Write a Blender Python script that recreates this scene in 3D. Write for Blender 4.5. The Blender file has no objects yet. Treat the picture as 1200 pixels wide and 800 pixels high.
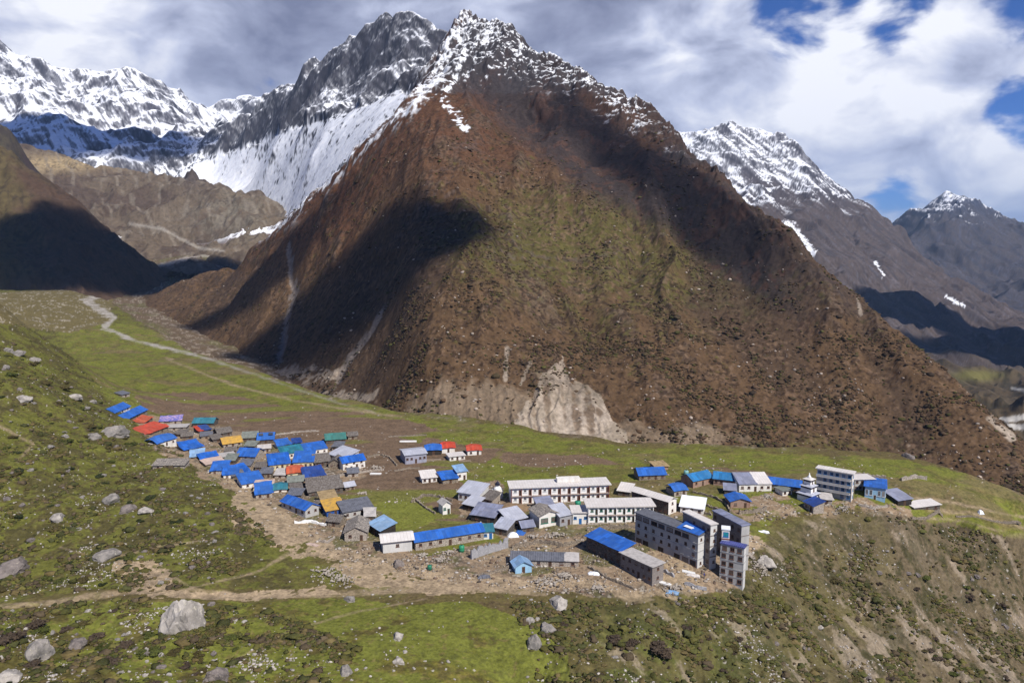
import bpy, bmesh, math, random
import numpy as np
from mathutils import Vector, Matrix

sc = bpy.context.scene
COL = sc.collection
rad = math.radians

# ------------------------------------------------------------------ camera
F, PITCH, CAMZ = 860.0, rad(7.6), 85.0
cam = bpy.data.cameras.new('camera')
camo = bpy.data.objects.new('camera', cam)
COL.objects.link(camo)
cam.sensor_width = 36.0
cam.lens = 36.0 * F / 1200.0
cam.clip_start, cam.clip_end = 1.0, 60000.0
camo.location = (0, 0, CAMZ)
camo.rotation_euler = (rad(90) - PITCH, 0, 0)
sc.camera = camo

# ------------------------------------------------------------------ light, sky, exposure
SUN_EL = 47.0
SUN_H = Vector((0.60, -0.80)).normalized()          # horizontal direction towards the sun
sun = bpy.data.lights.new('sun', 'SUN')
suno = bpy.data.objects.new('sun', sun)
COL.objects.link(suno)
sun.energy, sun.angle, sun.color = 5.0, rad(0.53), (1.0, 0.95, 0.87)
L = Vector((SUN_H.x * math.cos(rad(SUN_EL)), SUN_H.y * math.cos(rad(SUN_EL)), math.sin(rad(SUN_EL))))
suno.rotation_euler = L.to_track_quat('Z', 'Y').to_euler()
suno.location = L * 3000

world = bpy.data.worlds.new('World')
sc.world = world
world.use_nodes = True
sc.view_settings.view_transform = 'Standard'
sc.view_settings.look = 'None'
sc.view_settings.exposure = 0.2
sc.view_settings.gamma = 1.0
sc.view_settings.use_curve_mapping = False
sc.cycles.use_denoising = True
sc.cycles.max_bounces = 5
sc.cycles.diffuse_bounces = 2
sc.cycles.glossy_bounces = 2
sc.cycles.volume_bounces = 0


def N(nt, typ, ins=None, **kw):
    n = nt.nodes.new(typ)
    for k, v in kw.items():
        setattr(n, k, v)
    for k, v in (ins or {}).items():
        s = n.inputs[k]
        if hasattr(v, 'links'):
            nt.links.new(v, s)
        else:
            s.default_value = v
    return n


def math_n(nt, op, a, b=None, c=None, clamp=False):
    n = nt.nodes.new('ShaderNodeMath')
    n.operation, n.use_clamp = op, clamp
    for i, v in enumerate((a, b, c)):
        if v is None:
            continue
        if hasattr(v, 'links'):
            nt.links.new(v, n.inputs[i])
        else:
            n.inputs[i].default_value = v
    return n.outputs[0]


def mixc(nt, f, a, b, blend='MIX'):
    n = nt.nodes.new('ShaderNodeMix')
    n.data_type, n.blend_type = 'RGBA', blend
    for s, v in ((n.inputs[0], f), (n.inputs[6], a), (n.inputs[7], b)):
        if hasattr(v, 'links'):
            nt.links.new(v, s)
        else:
            s.default_value = v if isinstance(v, float) else (*v, 1.0)
    return n.outputs[2]


def ramp(nt, fac, stops):
    n = nt.nodes.new('ShaderNodeValToRGB')
    e = n.color_ramp.elements
    while len(e) < len(stops):
        e.new(0.5)
    for el, (p, c) in zip(e, stops):
        el.position = p
        el.color = (*c, 1.0) if len(c) == 3 else c
    nt.links.new(fac, n.inputs[0])
    return n.outputs[0]


def sstep(nt, v, a, b):
    n = nt.nodes.new('ShaderNodeMapRange')
    n.interpolation_type = 'SMOOTHSTEP'
    nt.links.new(v, n.inputs[0])
    n.inputs[1].default_value, n.inputs[2].default_value = a, b
    return n.outputs[0]


def pixdir(px, py):
    u, v = (px - 600) / F, (400 - py) / F
    return Vector((u, math.cos(PITCH) + v * math.sin(PITCH), -math.sin(PITCH) + v * math.cos(PITCH)))


def build_sky():
    nt = world.node_tree
    nt.nodes.clear()
    sky = N(nt, 'ShaderNodeTexSky', sky_type='NISHITA', sun_disc=False)
    sky.sun_elevation = rad(SUN_EL)
    sky.sun_rotation = math.atan2(SUN_H.x, SUN_H.y)
    sky.altitude = 3800
    sky.dust_density = 0.4
    sky.ozone_density = 3.0
    bg1 = N(nt, 'ShaderNodeBackground', {'Color': mixc(nt, 1.0, sky.outputs[0], (0.36, 0.70, 1.30), 'MULTIPLY'), 'Strength': 0.075})
    tc = N(nt, 'ShaderNodeTexCoord').outputs['Generated']

    def blob(px, py, r0, r1):
        d = pixdir(px, py).normalized()
        dp = N(nt, 'ShaderNodeVectorMath', {0: tc, 1: tuple(d)}, operation='DOT_PRODUCT').outputs['Value']
        return sstep(nt, dp, math.cos(rad(r1)), math.cos(rad(r0)))
    st = N(nt, 'ShaderNodeMapping', {'Vector': tc, 'Scale': (1.0, 1.0, 1.7)}).outputs[0]
    n1 = N(nt, 'ShaderNodeTexNoise', {'Vector': st, 'Scale': 3.2, 'Detail': 9.0, 'Roughness': 0.55, 'Distortion': 0.25}).outputs['Fac']
    n2 = N(nt, 'ShaderNodeTexNoise', {'Vector': st, 'Scale': 8.5, 'Detail': 9.0, 'Roughness': 0.52, 'Distortion': 0.3}).outputs['Fac']
    add = lambda a, b: math_n(nt, 'ADD', a, b)
    mul = lambda a, b: math_n(nt, 'MULTIPLY', a, b)
    # brightness of the cloud deck: grey undersides, lit flanks
    lum = add(mul(math_n(nt, 'SUBTRACT', n1, 0.5), 1.25), mul(math_n(nt, 'SUBTRACT', n2, 0.5), 2.1))
    lum = add(lum, 0.36)
    for px, py, r0, r1, w in LIT:
        lum = add(lum, mul(blob(px, py, r0, r1), w))
    col = ramp(nt, lum, [(0.0, (0.19, 0.21, 0.32)), (0.35, (0.33, 0.36, 0.50)), (0.60, (0.54, 0.58, 0.74)), (0.95, (0.93, 0.94, 1.0))])
    # cover: full over the north, blue gaps in a few places, broken overhead and behind
    z = N(nt, 'ShaderNodeSeparateXYZ', {0: tc})
    cov = add(add(mul(math_n(nt, 'SUBTRACT', n2, 0.5), 2.6), mul(math_n(nt, 'SUBTRACT', n1, 0.5), 1.2)), 1.0)
    for px, py, r0, r1, w in GAPS:
        cov = add(cov, mul(blob(px, py, r0, r1), -w))
    cov = add(cov, mul(sstep(nt, z.outputs[2], 0.34, 0.50), -1.1))
    cov = add(cov, mul(sstep(nt, math_n(nt, 'MULTIPLY', z.outputs[1], -1.0), -0.25, 0.2), -0.75))
    cov = sstep(nt, cov, 0.08, 0.5)
    bg2 = N(nt, 'ShaderNodeBackground', {'Color': col, 'Strength': 1.0})
    mx = N(nt, 'ShaderNodeMixShader', {0: cov, 1: bg1.outputs[0], 2: bg2.outputs[0]})
    out = N(nt, 'ShaderNodeOutputWorld', {0: mx.outputs[0]})


LIT = [(70, 55, 1, 8, 0.40), (880, 70, 1, 9, 0.34), (1010, 70, 1, 7, 0.42), (760, 80, 1, 5, 0.14), (1100, 150, 2, 13, 0.28),
       (300, 60, 2, 14, -0.04), (640, 20, 2, 12, -0.22), (250, -10, 2, 9, -0.20), (150, 75, 1, 9, .20), (290, 80, 2, 9, .24), (420, 10, 2, 6, -.08), (60, 8, 1, 6, 0.10), (1185, 190, 1, 4, 0.25)]
GAPS = [(940, 0, 0.6, 4.6, 1.05), (1050, 2, 0.6, 4.0, 0.85), (1204, 130, 0.5, 3.6, .95), (1048, 243, 0.3, 3.6, .9), (1200, 2, 0.4, 4.0, .8),
        (318, 98, 0.3, 2.0, .30)]
build_sky()

# ------------------------------------------------------------------ projection helpers


def P(px, py, Y):
    d = pixdir(px, py)
    return (d.x / d.y * Y, Y, CAMZ + d.z / d.y * Y)


def Pz(px, py, z):
    d = pixdir(px, py)
    Y = (z - CAMZ) / d.z * d.y
    return P(px, py, Y)


def proj(x, y, z):
    c, s = math.cos(PITCH), math.sin(PITCH)
    dz = z - CAMZ
    dep = y * c - dz * s
    v = y * s + dz * c
    return 600 + F * x / dep, 400 - F * v / dep

# ------------------------------------------------------------------ numpy noise


_r = np.random.RandomState(7)
_perm = _r.permutation(256).astype(np.int32)
_perm = np.concatenate([_perm, _perm])
_ga = np.arange(256) / 256 * 2 * np.pi
_gx, _gy = np.cos(_ga).astype(np.float32), np.sin(_ga).astype(np.float32)


def perlin(x, y, seed=0):
    xf, yf = np.floor(x), np.floor(y)
    xi, yi = (xf.astype(np.int64) + seed * 17) & 255, (yf.astype(np.int64) + seed * 53) & 255
    fx, fy = (x - xf).astype(np.float32), (y - yf).astype(np.float32)
    u = fx * fx * fx * (fx * (fx * 6 - 15) + 10)
    v = fy * fy * fy * (fy * (fy * 6 - 15) + 10)

    def g(ix, iy, dx, dy):
        h = _perm[(_perm[ix & 255] + iy) & 255]
        return _gx[h] * dx + _gy[h] * dy
    a = g(xi, yi, fx, fy)
    b = g(xi + 1, yi, fx - 1, fy)
    c = g(xi, yi + 1, fx, fy - 1)
    d = g(xi + 1, yi + 1, fx - 1, fy - 1)
    return (a + u * (b - a) + v * (c - a + u * (a - b - c + d))) * 1.5


def fbm(x, y, scale, octs=5, gain=0.5, seed=0):
    t, a, f = 0.0, 1.0, 1.0 / scale
    for i in range(octs):
        t = t + a * perlin(x * f, y * f, seed + i)
        a *= gain
        f *= 2.03
    return t


def ridged(x, y, scale, octs=5, gain=0.5, seed=0):
    t, a, f, w, tot = 0.0, 1.0, 1.0 / scale, 1.0, 0.0
    for i in range(octs):
        n = 1 - np.abs(perlin(x * f, y * f, seed + i))
        n = n * n * w
        w = np.clip(n * 1.6, 0, 1)
        t = t + a * n
        tot += a
        a *= gain
        f *= 2.07
    return t / tot


def ss(v, a, b):
    t = np.clip((v - a) / (b - a), 0, 1)
    return t * t * (3 - 2 * t)


class RBF:
    """height surface through control points: biharmonic spline with linear kernel (keeps ridges crisp)"""

    def __init__(self, pts, smooth=0.0):
        p = np.array(pts, float)
        self.c, z = p[:, :2], p[:, 2]
        self.s = np.abs(self.c).max()
        c = self.c / self.s
        n = len(c)
        D = np.sqrt(((c[:, None] - c[None]) ** 2).sum(-1) + 1e-12)
        A = np.zeros((n + 3, n + 3))
        A[:n, :n] = D - smooth * np.eye(n)
        A[:n, n] = A[n, :n] = 1
        A[:n, n + 1:] = c
        A[n + 1:, :n] = c.T
        b = np.zeros(n + 3)
        b[:n] = z
        self.w = np.linalg.lstsq(A, b, rcond=None)[0]

    def __call__(self, x, y):
        sh = np.shape(x)
        q = np.stack([np.ravel(x), np.ravel(y)], 1) / self.s
        c = self.c / self.s
        n = len(c)
        out = np.empty(len(q))
        for i in range(0, len(q), 20000):
            k = q[i:i + 20000]
            D = np.sqrt((k[:, 0:1] - c[None, :, 0]) ** 2 + (k[:, 1:2] - c[None, :, 1]) ** 2 + 1e-12)
            out[i:i + 20000] = D @ self.w[:n] + self.w[n] + k @ self.w[n + 1:]
        return out.reshape(sh)


def dens(line, step):
    """polyline of world points, resampled"""
    out = [line[0]]
    for a, b in zip(line[:-1], line[1:]):
        k = max(1, int(math.dist(a[:2], b[:2]) / step))
        for i in range(1, k + 1):
            t = i / k
            out.append(tuple(a[j] + (b[j] - a[j]) * t for j in range(3)))
    return out


def dedupe(pts, eps):
    out = []
    for p in pts:
        if all((p[0] - q[0]) ** 2 + (p[1] - q[1]) ** 2 > eps * eps for q in out):
            out.append(p)
    return out


def mesh_grid(name, X, Y, Z, color, mat, kind='structure'):
    r, c = X.shape
    me = bpy.data.meshes.new(name)
    nv, nf = r * c, (r - 1) * (c - 1)
    co = np.stack([X, Y, Z], -1).reshape(-1).astype(np.float32)
    me.vertices.add(nv)
    me.vertices.foreach_set('co', co)
    idx = np.arange(nv).reshape(r, c)
    q = np.stack([idx[:-1, :-1], idx[:-1, 1:], idx[1:, 1:], idx[1:, :-1]], -1).reshape(-1).astype(np.int32)
    me.loops.add(nf * 4)
    me.loops.foreach_set('vertex_index', q)
    me.polygons.add(nf)
    me.polygons.foreach_set('loop_start', np.arange(0, nf * 4, 4, dtype=np.int32))
    me.polygons.foreach_set('use_smooth', np.ones(nf, dtype=bool))
    me.update(calc_edges=True)
    at = me.color_attributes.new('base', 'FLOAT_COLOR', 'POINT')
    cc = np.ones((nv, 4), np.float32)
    cc[:, :3] = np.clip(color.reshape(-1, 3), 0.004, 0.9)
    at.data.foreach_set('color', cc.reshape(-1))
    me.materials.append(mat)
    o = bpy.data.objects.new(name, me)
    COL.objects.link(o)
    o['kind'] = kind
    return o


def normals(X, Y, Z):
    p = np.stack([X, Y, Z], -1)
    du = np.gradient(p, axis=1)
    dv = np.gradient(p, axis=0)
    n = np.cross(du, dv)
    n /= np.linalg.norm(n, axis=-1, keepdims=True) + 1e-9
    return n


def polar_grid(pa, pb, nc, Ys):
    u = np.linspace((pa - 600) / F, (pb - 600) / F, nc)
    Yg, ug = np.meshgrid(np.asarray(Ys, float), u, indexing='ij')
    return ug * Yg, Yg


def coarse_eval(rbf, X, Y, k=5):
    """evaluate on every k-th row and column, then bilinear between them"""
    r, c = X.shape
    ri = np.unique(np.append(np.arange(0, r, k), r - 1))
    ci = np.unique(np.append(np.arange(0, c, k), c - 1))
    zc = rbf(X[np.ix_(ri, ci)], Y[np.ix_(ri, ci)])
    t = np.empty((len(ri), c))
    for i in range(len(ri)):
        t[i] = np.interp(np.arange(c), ci, zc[i])
    out = np.empty((r, c))
    j = np.searchsorted(ri, np.arange(r), side='right') - 1
    j = np.clip(j, 0, len(ri) - 2)
    w = ((np.arange(r) - ri[j]) / (ri[j + 1] - ri[j]))[:, None]
    return t[j] * (1 - w) + t[j + 1] * w


def lerp(a, b, w):
    return a + (np.asarray(b) - a) * w[..., None]


def inpoly(px, py, poly):
    ins = np.zeros(px.shape, bool)
    n = len(poly)
    for i in range(n):
        x1, y1 = poly[i]
        x2, y2 = poly[(i + 1) % n]
        if y1 == y2:
            continue
        cnd = (y1 > py) != (y2 > py)
        ins ^= cnd & (px < (x2 - x1) * (py - y1) / (y2 - y1) + x1)
    return ins


def pldist(px, py, line):
    d = np.full(px.shape, 1e9)
    for (x1, y1), (x2, y2) in zip(line[:-1], line[1:]):
        dx, dy = x2 - x1, y2 - y1
        t = np.clip(((px - x1) * dx + (py - y1) * dy) / (dx * dx + dy * dy), 0, 1)
        d = np.minimum(d, np.hypot(px - x1 - t * dx, py - y1 - t * dy))
    return d


def gb(px, py, cx, cy, rx, ry):
    return np.exp(-((px - cx) / rx) ** 2 - ((py - cy) / ry) ** 2)


def terrain_mat(name, fine, bump, rough=0.95, spec=0.1, amt=0.55, stretch=1.0):
    m = bpy.data.materials.new(name)
    m.use_nodes = True
    nt = m.node_tree
    bs = nt.nodes['Principled BSDF']
    at = N(nt, 'ShaderNodeVertexColor', layer_name='base').outputs[0]
    tc = N(nt, 'ShaderNodeTexCoord').outputs['Object']
    mp = N(nt, 'ShaderNodeMapping', {'Vector': tc, 'Scale': (1, 1, stretch)}).outputs[0]
    n1 = N(nt, 'ShaderNodeTexNoise', {'Vector': mp, 'Scale': fine, 'Detail': 6.0, 'Roughness': 0.65}).outputs['Fac']
    n2 = N(nt, 'ShaderNodeTexNoise', {'Vector': mp, 'Scale': fine * 0.23, 'Detail': 3.0, 'Roughness': 0.6}).outputs['Fac']
    k = math_n(nt, 'ADD', math_n(nt, 'MULTIPLY', math_n(nt, 'SUBTRACT', n1, 0.5), 2.6 * amt),
               math_n(nt, 'MULTIPLY', math_n(nt, 'SUBTRACT', n2, 0.5), 1.2 * amt))
    k = math_n(nt, 'MAXIMUM', math_n(nt, 'ADD', k, 1.0), 0.2)
    vm = N(nt, 'ShaderNodeVectorMath', {0: at, 'Scale': k}, operation='SCALE').outputs[0]
    vm = N(nt, 'ShaderNodeVectorMath', {0: vm, 1: (0.88, 0.88, 0.9)}, operation='MINIMUM').outputs[0]
    nt.links.new(vm, bs.inputs['Base Color'])
    bs.inputs['Roughness'].default_value = rough
    bs.inputs['Specular IOR Level'].default_value = spec
    bm = N(nt, 'ShaderNodeBump', {'Height': n1, 'Strength': 0.8, 'Distance': bump})
    nt.links.new(bm.outputs[0], bs.inputs['Normal'])
    return m

# ------------------------------------------------------------------ ground: plateau, hillside, meadow, gully slope, valley floor
_rimX = np.array([-1500, -700, -412, -276, -170, -104, -60, -16, 19, 49, 87, 120, 153, 167, 182, 260, 420, 700])
_rimY = np.array([1900, 1150, 790, 612, 488, 407, 369, 345, 322, 303, 298, 295, 289, 276, 268, 262, 300, 380])

g = []
for q in [(0, 705, 168), (0, 600, 205), (0, 540, 232), (0, 500, 255), (0, 430, 305), (60, 470, 290), (100, 520, 268), (150, 560, 250),
          (0, 800, 124), (300, 800, 131), (600, 800, 139), (800, 800, 150), (1000, 800, 172), (1200, 800, 196), (1100, 700, 216),
          (1200, 650, 250), (1200, 700, 228), (950, 705, 190), (1000, 650, 216), (880, 745, 167), (1060, 800, 178), (1250, 740, 222),
          (1120, 640, 236), (950, 760, 172), (1000, 720, 193), (-120, 700, 165), (-120, 560, 215), (-120, 440, 285)]:
    g.append(P(*q))
for px, py, z in [(0, 705, 3), (150, 695, 2), (300, 697, 1), (450, 695, 0), (600, 695, 0), (700, 700, -.5), (150, 750, 4), (450, 750, 2), (650, 750, -1), (750, 730, -2),
                  (330, 600, 1), (370, 630, 0), (250, 640, 4), (160, 640, 6), (280, 590, 2.5), (230, 570, 3.5), (200, 548, 4.5), (320, 660, 1.5),
                  (160, 492, 1.0), (185, 512, 1.0), (230, 530, .6), (260, 550, .4), (300, 575, .3), (340, 600, 0),
                  (240, 510, 0), (200, 495, 0), (300, 540, 0), (350, 560, 0), (400, 600, 0), (450, 640, 0), (560, 640, 0), (680, 660, 0), (760, 680, 0), (800, 690, 0),
                  (400, 500, 0), (520, 520, 0), (640, 540, 0), (760, 545, 0), (880, 550, 0), (1000, 555, 0), (1080, 560, 0), (520, 580, 0), (640, 590, 0),
                  (740, 600, 0), (860, 600, 0), (940, 590, 0), (1000, 595, 0), (1060, 603, 0), (960, 608, -.5), (905, 640, -.5), (890, 670, -1), (870, 692, -1.5),
                  (830, 680, 0), (1100, 590, -1), (1150, 600, -3), (1200, 600, -5), (1200, 575, -3), (320, 480, 0), (300, 460, 0), (200, 440, 0), (200, 470, 0), (120, 420, 0),
                  (90, 400, 2), (250, 430, 0)]:
    g.append(Pz(px, py, z))
# ridge line of the left hillside: skyline towards the valley, and the drop behind it
RIDGE = [(-120, 290, 470), (-60, 325, 440), (0, 356, 415), (35, 385, 400), (60, 405, 388), (95, 437, 372), (128, 468, 356), (150, 484, 348)]
rl = dens([P(*q) for q in RIDGE], 12)
g += rl
for q in RIDGE[:7]:
    x, y, z = P(*q)
    g.append((x - 12, y + 45, z * 0.35))
    g.append((x - 25, y + 110, -1.0))
# valley floor to the north-west
for px, py, Y, dz in [(100, 372, 900, 25), (0, 360, 1150, 25), (-100, 350, 1200, 25), (60, 350, 1250, 26), (130, 340, 1350, 26), (160, 325, 1450, 26), (240, 300, 1600, 26), (200, 305, 1650, 26),
                      (280, 292, 1750, 26), (-50, 330, 1400, 26), (-150, 320, 1500, 26)]:
    x, y, z = P(px, py, Y)
    g.append((x, y, z + dz))
for x, y, z in [(600, 700, -200), (900, 1200, -300), (700, 1700, -300), (420, 620, -130), (1500, 2000, -320), (250, 1500, -200), (1100, 800, -260), (800, 500, -200), (0, 1900, -100), (-60, 40, 22), (60, 40, 10), (-150, 60, 40), (0, 80, 12), (150, 60, -20), (100, 420, 0), (0, 480, 0), (-100, 560, 0), (-250, 700, 0), (250, 350, -6), (330, 250, -40), (280, 150, -45),
                (500, 400, -40), (200, 100, -34), (-350, 200, 80), (-500, 400, 120), (-400, 320, 105)]:
    g.append((x, y, z))
G_rbf = RBF(dedupe(g, 4.0), smooth=0.002)


def g_noise(x, y):
    """relief: flat on the plateau, rough on the hill, the gully slope and the debris by the river"""
    px, py = proj(x, y, np.zeros_like(x) + 2)
    hill = ss(330 - px + (py - 560) * 0.35, -20, 140)
    gul = np.maximum(ss(px - 640 + (py - 690) * 1.6, 0, 120) * ss(py, 680, 720), ss(py - 585 - np.maximum(0, 1010 - px) * 0.62, 5, 60) * ss(px, 840, 900))
    rim = np.interp(x, _rimX, _rimY)
    far = ss(y - rim, -5, 40)
    z = 0.25 * fbm(x, y, 22, 3, seed=3)
    z += hill * (1.5 * fbm(x, y, 34, 5, 0.52, seed=11) + 0.5 * fbm(x, y, 5, 3, seed=15))
    z += gul * (1.6 * fbm(x, y, 26, 5, 0.55, seed=21) + 3.2 * (ridged(x * 0.9 + y * 0.5, y * 0.35, 34, 4, seed=25) - 0.5) + 0.5 * fbm(x, y, 4, 3, seed=28))
    z += far * (1.8 * fbm(x, y, 30, 5, 0.55, seed=31))
    return z


def g_drop(x, y):
    rim = np.interp(x, _rimX, _rimY) + 5 * fbm(x, y, 40, 3, seed=41)
    dep = np.interp(x, [-600, -300, 0, 200], [22, 27, 42, 42])
    w = np.interp(x, [-600, -300, -100, 200], [60, 45, 25, 25])
    t = np.clip((y - rim) / w, 0, 1)
    return dep * t * t * (3 - 2 * t)


def ground_z(x, y):
    x, y = np.atleast_1d(np.asarray(x, float)), np.atleast_1d(np.asarray(y, float))
    return G_rbf(x, y) - g_drop(x, y) + g_noise(x, y)


Ys = [70.0]
while Ys[-1] < 2100:
    y = Ys[-1]
    Ys.append(y + (1.1 if y < 118 else y * y / 73100 * 0.95 if y < 420 else y * 0.0055 if y < 900 else y * 0.008))
GX, GY = polar_grid(-90, 1290, 1180, Ys)
GZ0 = coarse_eval(G_rbf, GX, GY, 5)
GZ = GZ0 - g_drop(GX, GY) + g_noise(GX, GY)

C_ = np.array
GRASS, GRASS_D, OLIVE, DRY = C_([.138, .146, .028]), C_([.070, .072, .020]), C_([.112, .090, .034]), C_([.22, .160, .068])
FIELD, SAND, BROWN, PALE = C_([.155, .105, .068]), C_([.36, .272, .175]), C_([.105, .072, .042]), C_([.42, .37, .30])
PATHS = [([(-40, 712), (60, 706), (150, 693), (230, 690), (300, 697), (380, 696), (470, 692), (560, 690), (640, 694)], 4.5),
         ([(150, 690), (140, 672), (175, 660), (230, 690)], 4.0), ([(215, 690), (300, 670), (345, 645)], 2.5), ([(0, 500), (40, 520), (20, 540)], 2.0),
         ([(265, 548), (300, 572), (330, 598), (352, 620)], 4.0), ([(172, 505), (205, 530), (240, 552), (275, 566)], 3.5),
         ([(860, 612), (900, 602), (940, 594), (975, 588)], 2.5), ([(1090, 598), (1140, 602), (1200, 618), (1240, 624)], 2.2), ([(1075, 606), (1130, 610), (1200, 630)], 1.8),
         ([(1040, 580), (1110, 588), (1200, 606), (1240, 612)], 1.8), ([(195, 420), (270, 450), (330, 466), (420, 482), (470, 488)], 1.6), ([(280, 770), (340, 738), (420, 716), (500, 700)], 1.6),
         ([(70, 640), (120, 655), (190, 640), (250, 630)], 1.6), ([(760, 690), (800, 705), (830, 722)], 3.0), ([(1010, 680), (1016, 700), (1005, 730)], 2.0),
         ([(830, 630), (800, 655), (790, 680)], 4), ([(560, 655), (640, 640), (690, 630)], 4)]


def ground_color():
    x, y = GX, GY
    z = GZ
    px, py = proj(x, y, GZ)
    w1, w2 = fbm(x, y, 18, 5, 0.6, seed=51), fbm(x, y, 18, 5, 0.6, seed=61)
    s = np.clip((py - 285) * 0.0118, 0.5, 6)                    # image pixels per metre, for the width of drawn zones
    qx, qy = px + w1 * 3.2 * s, py + w2 * 1.1 * s
    big, mid, fin = fbm(x, y, 60, 4, seed=71), fbm(x, y, 11, 4, 0.6, seed=75), fbm(x, y, 2.6, 3, 0.6, seed=79)
    c = np.broadcast_to(OLIVE, (*x.shape, 3)).copy()
    c = lerp(c, GRASS, ss(big + mid * 0.9, -0.25, 0.55) * 0.8)
    c = lerp(c, BROWN, ss(mid * 0.8 + fin * 0.6 - big * 0.3, 0.15, 0.7) * 0.6)
    # left hillside: grass between heath clumps
    hillw = ss(340 - px + (py - 560) * 0.35, -10, 60) * (py < 690)
    c = lerp(c, lerp(np.broadcast_to(GRASS * 0.85, c.shape).copy(), OLIVE * 0.8, ss(mid + fin * 0.7, -0.3, 0.35)), hillw * 0.75)
    c = lerp(c, C_([.066, .060, .022]), hillw * ss(mid * .9 + fin * .7, 0.1, 0.5) * 0.75)
    # plateau
    plat = inpoly(qx, qy, [(60, 385), (150, 378), (220, 402), (310, 432), (385, 462), (470, 482), (560, 496), (650, 510), (745, 526), (850, 528), (1000, 534), (1130, 552), (1300, 585), (1300, 650),
                           (1150, 622), (1060, 602), (975, 593), (905, 606), (884, 640), (872, 690), (760, 690), (620, 690), (380, 640), (330, 600), (240, 556), (130, 470)])
    cp = lerp(np.broadcast_to(GRASS, c.shape).copy(), OLIVE, ss(big * 0.5 + mid, 0.0, 0.6) * 0.6)
    cp = lerp(cp, FIELD, ss(fbm(x, y * 3.2, 70, 4, seed=83), 0.18, 0.42) * 0.55)
    cp = lerp(cp, GRASS_D, ss(mid * .6 + fin, 0.2, .8) * 0.6)
    cp = lerp(cp, DRY * .8, ss(fbm(x, y * 2, 9, 4, .65, seed=119), .2, .7) * .45)
    c = np.where(plat[..., None], cp, c)
    FIELDS = [[(158, 461), (240, 460), (330, 474), (430, 486), (480, 492), (520, 506), (470, 512), (540, 536), (500, 560), (530, 575), (560, 600), (545, 614), (500, 590), (440, 586), (410, 602), (380, 560), (330, 520), (240, 500), (170, 480)],
              [(500, 514), (590, 526), (560, 548), (500, 552), (440, 540)], [(590, 530), (690, 534), (740, 542), (640, 548), (585, 541)], [(455, 545), (530, 556), (560, 575), (480, 580), (430, 570)],
              [(770, 545), (850, 548), (905, 556), (860, 560), (800, 556)], [(520, 590), (555, 585), (575, 605), (560, 614), (520, 612)]]
    for f in FIELDS:
        m = inpoly(qx, qy, f) & plat
        cf = lerp(np.broadcast_to(FIELD, c.shape).copy(), FIELD * 0.8, ss(fbm(x * 0.3, y, 4, 3, seed=87), -0.2, 0.5) * 0.7)
        cf = lerp(cf, GRASS * 1.0, ss(fbm(x * .5, y * 2.4, 42, 4, seed=91), 0.22, 0.4) * 0.8)
        c = np.where(m[..., None], cf, c)
    m = inpoly(qx, qy, [(432, 590), (462, 584), (512, 592), (519, 612), (480, 622), (450, 614)])
    c = np.where(m[..., None], lerp(np.broadcast_to(GRASS * 1.12, c.shape).copy(), DRY, ss(mid, .1, .8) * .5), c)
    # trodden and built-over ground between the houses
    town = inpoly(qx, qy, [(140, 478), (200, 494), (262, 500), (330, 515), (425, 535), (425, 560), (395, 575), (445, 602), (440, 625), (490, 650), (600, 634), (545, 610), (540, 575), (580, 562), (600, 585), (730, 590),
                           (735, 575), (800, 590), (830, 600), (880, 640), (885, 690), (760, 700), (640, 695), (500, 680), (380, 650), (330, 605), (240, 560), (180, 520)])
    ct = lerp(np.broadcast_to(C_([.26, .19, .125]), c.shape).copy(), C_([.135, .105, .075]), ss(mid + fin * .8, -0.3, 0.6))
    ct = lerp(ct, PALE, ss(fin + mid * .4, 0.55, 0.85) * 0.7)
    ct = lerp(ct, C_([.11, .11, .03]), ss(big + mid, .35, .8) * .6)
    c = np.where(town[..., None], ct, c)
    east = inpoly(qx, qy, [(840, 585), (900, 574), (945, 590), (1010, 585), (1075, 595), (1060, 606), (960, 606), (880, 612)])
    c = np.where((east & (mid > -0.15))[..., None], lerp(np.broadcast_to(C_([.25, .18, .115]), c.shape).copy(), PALE, ss(fin, .4, .7) * .6), c)
    # bare sandy ground
    for poly in [[(268, 560), (300, 572), (345, 606), (400, 640), (440, 655), (520, 664), (600, 682), (700, 690), (760, 704), (770, 694), (640, 670), (560, 690), (480, 690), (440, 692), (390, 660), (320, 648), (270, 600)],
                 [(300, 600), (360, 625), (420, 650), (560, 672), (640, 682), (690, 692), (520, 694), (420, 684), (380, 650)],
                 [(770, 640), (800, 660), (830, 690), (800, 702), (770, 690), (750, 660)], [(875, 620), (905, 645), (915, 670), (880, 690), (868, 660)],
                 [(135, 660), (180, 655), (230, 690), (380, 688), (400, 700), (260, 702), (150, 692)]]:
        m = inpoly(qx, qy, poly) & (mid + fin * 0.6 > -0.55)
        cs = lerp(np.broadcast_to(SAND, c.shape).copy(), SAND * 0.68, ss(mid * .7 + fin, -0.1, 0.7))
        c = np.where(m[..., None], cs, c)
    # foreground meadow
    mead = inpoly(qx, qy, [(-60, 715), (140, 702), (400, 705), (560, 704), (640, 740), (700, 830), (-80, 830)])
    cm = lerp(np.broadcast_to(GRASS * 1.02, c.shape).copy(), C_([.155, .125, .028]), ss(big * .8 + mid, 0.0, 0.7) * .75)
    cm = lerp(cm, GRASS_D * 1.1, ss(fbm(x, y, 1.6, 3, .65, seed=113) + mid * .5, .1, .7) * .6)
    cm = lerp(cm, DRY * .9, ss(fbm(x + 40, y, 2.2, 3, .65, seed=117) + big * .4, .3, .8) * .5)
    cm = lerp(cm, OLIVE * .75, ss(mid + fin * .8 + (330 - px) / 500, 0.25, 0.7) * .7)
    c = np.where(mead[..., None], cm, c)
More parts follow.
